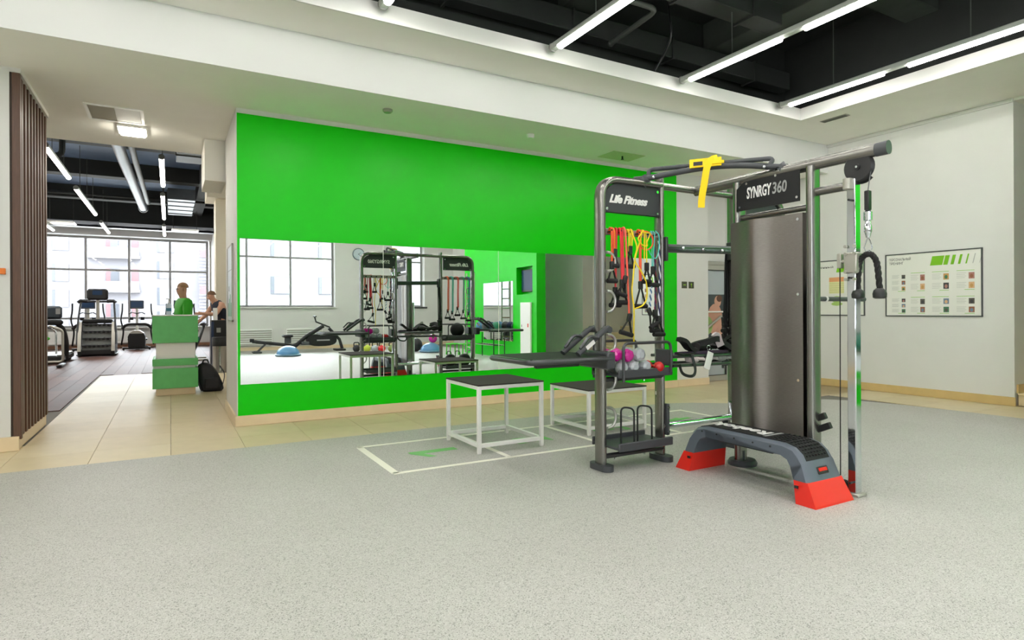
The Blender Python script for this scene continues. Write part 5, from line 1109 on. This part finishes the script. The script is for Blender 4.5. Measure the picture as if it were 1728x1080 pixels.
t = thing('rowing_machine', 'black rowing machine by the rear wall, seen in the mirror', 'exercise machine', (3.4, ry, 0))
obj('rail', MB().tube([(2.15, ry, .36), (3.30, ry, .20), (3.42, ry, .22)], prof=oval(.05, .035), up=(0, 0, 1)), M_black, t)
obj('rail_tip', MB().box(2.08, 2.2, ry - .05, ry + .05, .34, .44, .01), M_black, t)
obj('rear_leg', MB().tube([(2.55, ry, .30), (2.3, ry, .05), (2.18, ry, .04)], .03, 8).box(2.15, 2.4, ry - .2, ry + .2, .01, .05, .01), M_char, t)
obj('seat', MB().box(3.0, 3.32, ry - .17, ry + .17, .46, .54, .04), M_black, t)
obj('seat_carriage', MB().box(3.08, 3.26, ry - .06, ry + .06, .28, .46, .01), M_char, t)
obj('incline_frame', MB().tube([(3.32, ry, .12), (3.7, ry, .46), (4.25, ry, .80)], prof=oval(.06, .045), up=(0, 0, 1)), M_black, t)
fw_ = [(4.18 + .46 * (1 if cos(v) > 0 else -1) * abs(cos(v)) ** .7, .35 + .19 * math.copysign(abs(sin(v)) ** .8, sin(v))) for v in [2 * pi * k / 22 for k in range(22)]]
obj('flywheel_cover', MB().prism(fw_, 'Y', ry - .12, ry + .12), M_blackr, t)
obj('cover_stripe', MB().box(4.02, 4.42, ry + .12, ry + .123, .33, .37), M_gprint, t, smooth=False)
obj('front_leg', MB().tube([(4.42, ry, .72), (4.75, ry, .36), (4.84, ry, .06)], .05, 8).box(4.6, 4.9, ry - .25, ry + .25, .005, .06, .015), M_black, t)
obj('foot_plate', MB().box(3.55, 3.78, ry - .2, ry + .2, .22, .32, .02), M_char, t)
obj('pull_handle', MB().tube([(3.98, ry - .2, 1.10), (3.98, ry + .2, 1.10)], .022, 8).tube([(3.98, ry, 1.08), (4.02, ry, .93), (4.45, ry, .75)], .025, 8), M_black, t)
def bosu(label, x, y, m2=M_char):
    t = thing('balance_dome', label, 'balance trainer', (x, y, 0), 'blue balance domes')
    obj('dome', MB().sphere((x, y, .06), .31, 28, 10, (1, 1, .75), z0=0.0), M_blue, t); obj('rim', MB().lathe([(.33, .012), (.35, .02), (.35, .05), (.31, .065)], 28, (x, y, 0)), mat('steel_blue_rim', (96, 128, 150), .4), t)
    return t
bosu('blue half dome balance trainer alone on the floor by the rowing machine', 2.9, -3.6)
bosu('blue half dome balance trainer with a magenta ball on top', 6.9, -2.8)
single('fitness_ball', MB().sphere((6.97, -2.8, .29 + .13), .13, 20, 12), M_mag, 'small magenta ball resting on the blue balance dome', 'ball', (6.97, -2.8, .29))
single('fitness_ball', MB().sphere((6.62, -3.35, .21), .21, 20, 12), M_black, 'dark ball on the floor behind the blue balance dome', 'ball', (6.62, -3.35, 0))
def kettle(label, x, y, m):
    t = thing('kettlebell', label, 'kettlebell', (x, y, 0), 'kettlebells by the rear wall')
    obj('bell', MB().sphere((x, y, .115), .115, 16, 10, z0=-.98), m, t); obj('grip', MB().tube(rpath([(x - .075, y, .19), (x - .085, y, .30), (x + .085, y, .30), (x + .075, y, .19)], .06), .018, 8), M_black, t)
kettle('lime green kettlebell, first of the floor row', 5.25, -3.9, mat('lime_vinyl', (190, 206, 70), .4)); kettle('small black kettlebell beside the lime one', 4.98, -4.1, M_black); kettle('red kettlebell in the middle of the floor row', 5.62, -3.6, M_redd); kettle('olive kettlebell in the floor row', 5.9, -3.5, mat('olive_vinyl', (120, 140, 70), .4)); kettle('green kettlebell at the end of the floor row', 6.2, -3.4, mat('green_vinyl', (70, 120, 60), .4)); kettle('silver kettlebell between the black and red ones', 5.45, -3.75, M_sil)
for k, (x, y) in enumerate(((7.05, -1.5), (7.3, -1.2))):
    t = thing('step_platform', 'bright green plastic step stand, %s, seen in the mirror' % ('nearer the blue dome', 'nearer the ball rack')[k], 'exercise step', (x, y, 0))
    gm = mat('lime_plastic', (70, 200, 40), .4)
    for dx in (-.14, .14):
        for dy in (-.14, .14): obj('leg', MB().cyl((x + dx, y + dy, .001), (x + dx * .9, y + dy * .9, .3), .018, 8), gm, t)
    obj('top', MB().box(x - .16, x + .16, y - .16, y + .16, .3, .33, .01), gm, t)
# green partition with screen niche, mirror and cabinet
XG = 7.77
pg = MB().box(XG, XG + .26, -2.2, .93, 0, 3.9).box(XG, XG + .26, 1.72, 1.91, 0, 3.9).box(XG, XG + .26, .93, 1.72, 0, 1.66).box(XG, XG + .26, .93, 1.72, 2.36, 3.9).box(XG + .2, XG + .26, .93, 1.72, 1.66, 2.36)
struct('wall_partition', pg, M_green)
t = thing('wall_screen', 'black flat screen set in the green wall niche, seen in the mirror', 'television', (XG + .1, 1.33, 1.7))
obj('screen_body', MB().box(XG + .12, XG + .18, .98, 1.67, 1.73, 2.30, .008), M_black, t); obj('screen_panel', MB().box(XG + .114, XG + .121, 1.01, 1.64, 1.77, 2.27), M_screen, t, smooth=False); obj('wall_mount', MB().box(XG + .18, XG + .2, 1.2, 1.45, 1.9, 2.1), M_black, t)
single('side_mirror', MB().box(XG - .01, XG - .001, -.94, .76, .45, 2.03), M_mirror, 'smaller mirror on the green partition, seen in the large mirror', 'mirror', (XG - .005, -.1, .45), smooth=False)
t = thing('electrical_cabinet', 'tall white flat cabinet on the green partition, seen in the mirror', 'cabinet', (XG - .03, 1.43, 0))
obj('cabinet_door', MB().box(XG - .05, XG - .001, 1.2, 1.69, .02, 1.46, .004), M_wmetal, t); obj('red_mark', MB().box(XG - .052, XG - .05, 1.55, 1.60, .84, .93), M_red, t, smooth=False); obj('cabinet_lock', MB().box(XG - .054, XG - .05, 1.26, 1.28, .84, .9), M_black, t)
t = thing('ball_rack', 'black wire rack carrying medicine balls before the side mirror', 'rack', (7.45, -.1, 0))
for x in (7.3, 7.62):
    for y in (-.75, .55): obj('rack_post', MB().cyl((x, y, .001), (x, y, .82), .014, 8), M_black, t)
for z in (.35, .70):
    for x in (7.3, 7.62): obj('rack_rail', MB().cyl((x, -.75, z), (x, .55, z), .010, 6), M_alu, t)
    for k in range(9): obj('rack_wire', MB().cyl((7.3, -.7 + .15 * k, z - .005), (7.62, -.7 + .15 * k, z - .005), .005, 6), M_black, t)
for y, m, lab in ((-.55, M_blue, 'blue'), (-.18, M_char, 'charcoal'), (.10, M_navy, 'navy'), (.38, M_gball, 'dark green')):
    single('medicine_ball', MB().sphere((7.46, y, .712 + .125), .125, 20, 12), m, lab + ' medicine ball on the wire rack, seen in the mirror', 'ball', (7.46, y, .71))
t = thing('wall_ladder', 'grey climbing ladder standing before the side mirror', 'ladder', (7.2, -.6, 0))
for y in (-.86, -.38): obj('rail', MB().cyl((7.2, y, .001), (7.2, y, 2.3), .02, 8), M_alu, t)
for k in range(8): obj('rung', MB().cyl((7.2, -.86, .25 + .27 * k), (7.2, -.38, .25 + .27 * k), .014, 8), mat('rung_wood', (170, 130, 90), .5) if k % 2 else M_alu, t)
# ------------------------------------------------------------------ outside
struct('ground', MB().box(-90, 90, 26.6, 130, -3.2, -3).box(-90, 90, -90, -7.6, -3.2, -3), mat('pale_paving', (176, 174, 170), .9))  # ground outside, added to bounce daylight
def block(label, y, s, wins, doors, slabs, name='apartment_building'):
    t = thing(name, label, 'building', (0, y, -3))
    obj('facade', MB().box(-40, 5.05, y, y + 8, -3, 16) if s > 0 else MB().box(-30, 40, y - 8, y, -3, 16), M_facade, t, smooth=False)
    f = y - .05 if s > 0 else y + .05
    for x0, x1, z0, z1 in wins:
        a, b = (f - .05, f + .12) if s > 0 else (f - .12, f + .05)
        fr = obj('window', MB().box(x0, x1, a, b, z0, z1), M_facade2, t, smooth=False)
        pa = (a - .03, a) if s > 0 else (b, b + .03)
        obj('pane', MB().box(x0 + .3, x1 - .06, pa[0], pa[1], z0 + .06, z1 - .08), mat('bright_pane', (92, 95, 100), .3), fr, smooth=False)
        obj('reveal', MB().box(x0, x0 + .28, pa[0], pa[1], z0 + .02, z1 - .02), M_pane, fr, smooth=False)
    for x0, x1, z0, z1, m in doors: obj('balcony_door', MB().box(x0, x1, f - .12, f + .1, z0, z1), m, t, smooth=False)
    for x0, x1, z in slabs:
        q = obj('balcony', MB().box(x0, x1, f - 1.3, f + .1, z - .3, z), mat('balcony_white', (94, 92, 95), .7), t, smooth=False)
        obj('railing', MB().box(x0 + .1, x1 - .1, f - 1.25, f - 1.2, z, z + 1.05), mat('railing_grey', (74, 72, 76), .6), q, smooth=False)
    return t
w_ = [(-12, -10.4, z, z + 2.1) for z in (-1.2, 1.9, 4.95, 8.6, 11.6)] + [(-1.42, .4, z, z + 2.2) for z in (-.8, 2.2, 5.5, 8.8)]
d_ = []
for z in (-.3, 4.0, 8.1): d_ += [(-6.75, -6.3, z, z + 2.6, M_reddoor), (-6.3, -5.5, z, z + 2.6, M_pane), (-4.1, -3.4, z, z + 2.6, M_reddoor)]
bl = block('pale apartment block with balconies beyond the gym window', 88, 1, w_, d_, [(-8.6, -3.2, z) for z in (-.3, 4.0, 8.1)])
t = thing('slatted_building', 'grey slatted building wing with red panels beyond the gym window', 'building', (10, 86, -3))
obj('wing', MB().box(5.1, 30, 86, 94, -3, 16), M_facade2, t, smooth=False)
for k in range(28): obj('louver', MB().box(3.2, 6.5, 85.7, 85.95, -1 + .4 * k, -.85 + .4 * k), M_facade, t, smooth=False)
for z in (3.6, 8.2): obj('red_panel', MB().box(3.3, 4.2, 85.6, 85.75, z, z + .9), M_reddoor, t, smooth=False)
w_ = [(x, x + 1.8, z, z + 1.7) for x in (-8, -2, 3, 8.5, 13, 18) for z in (-.5, 3, 6.5, 10)]
block('pale building beyond the rear windows, faint in the mirror', -48, -1, w_, [], [])
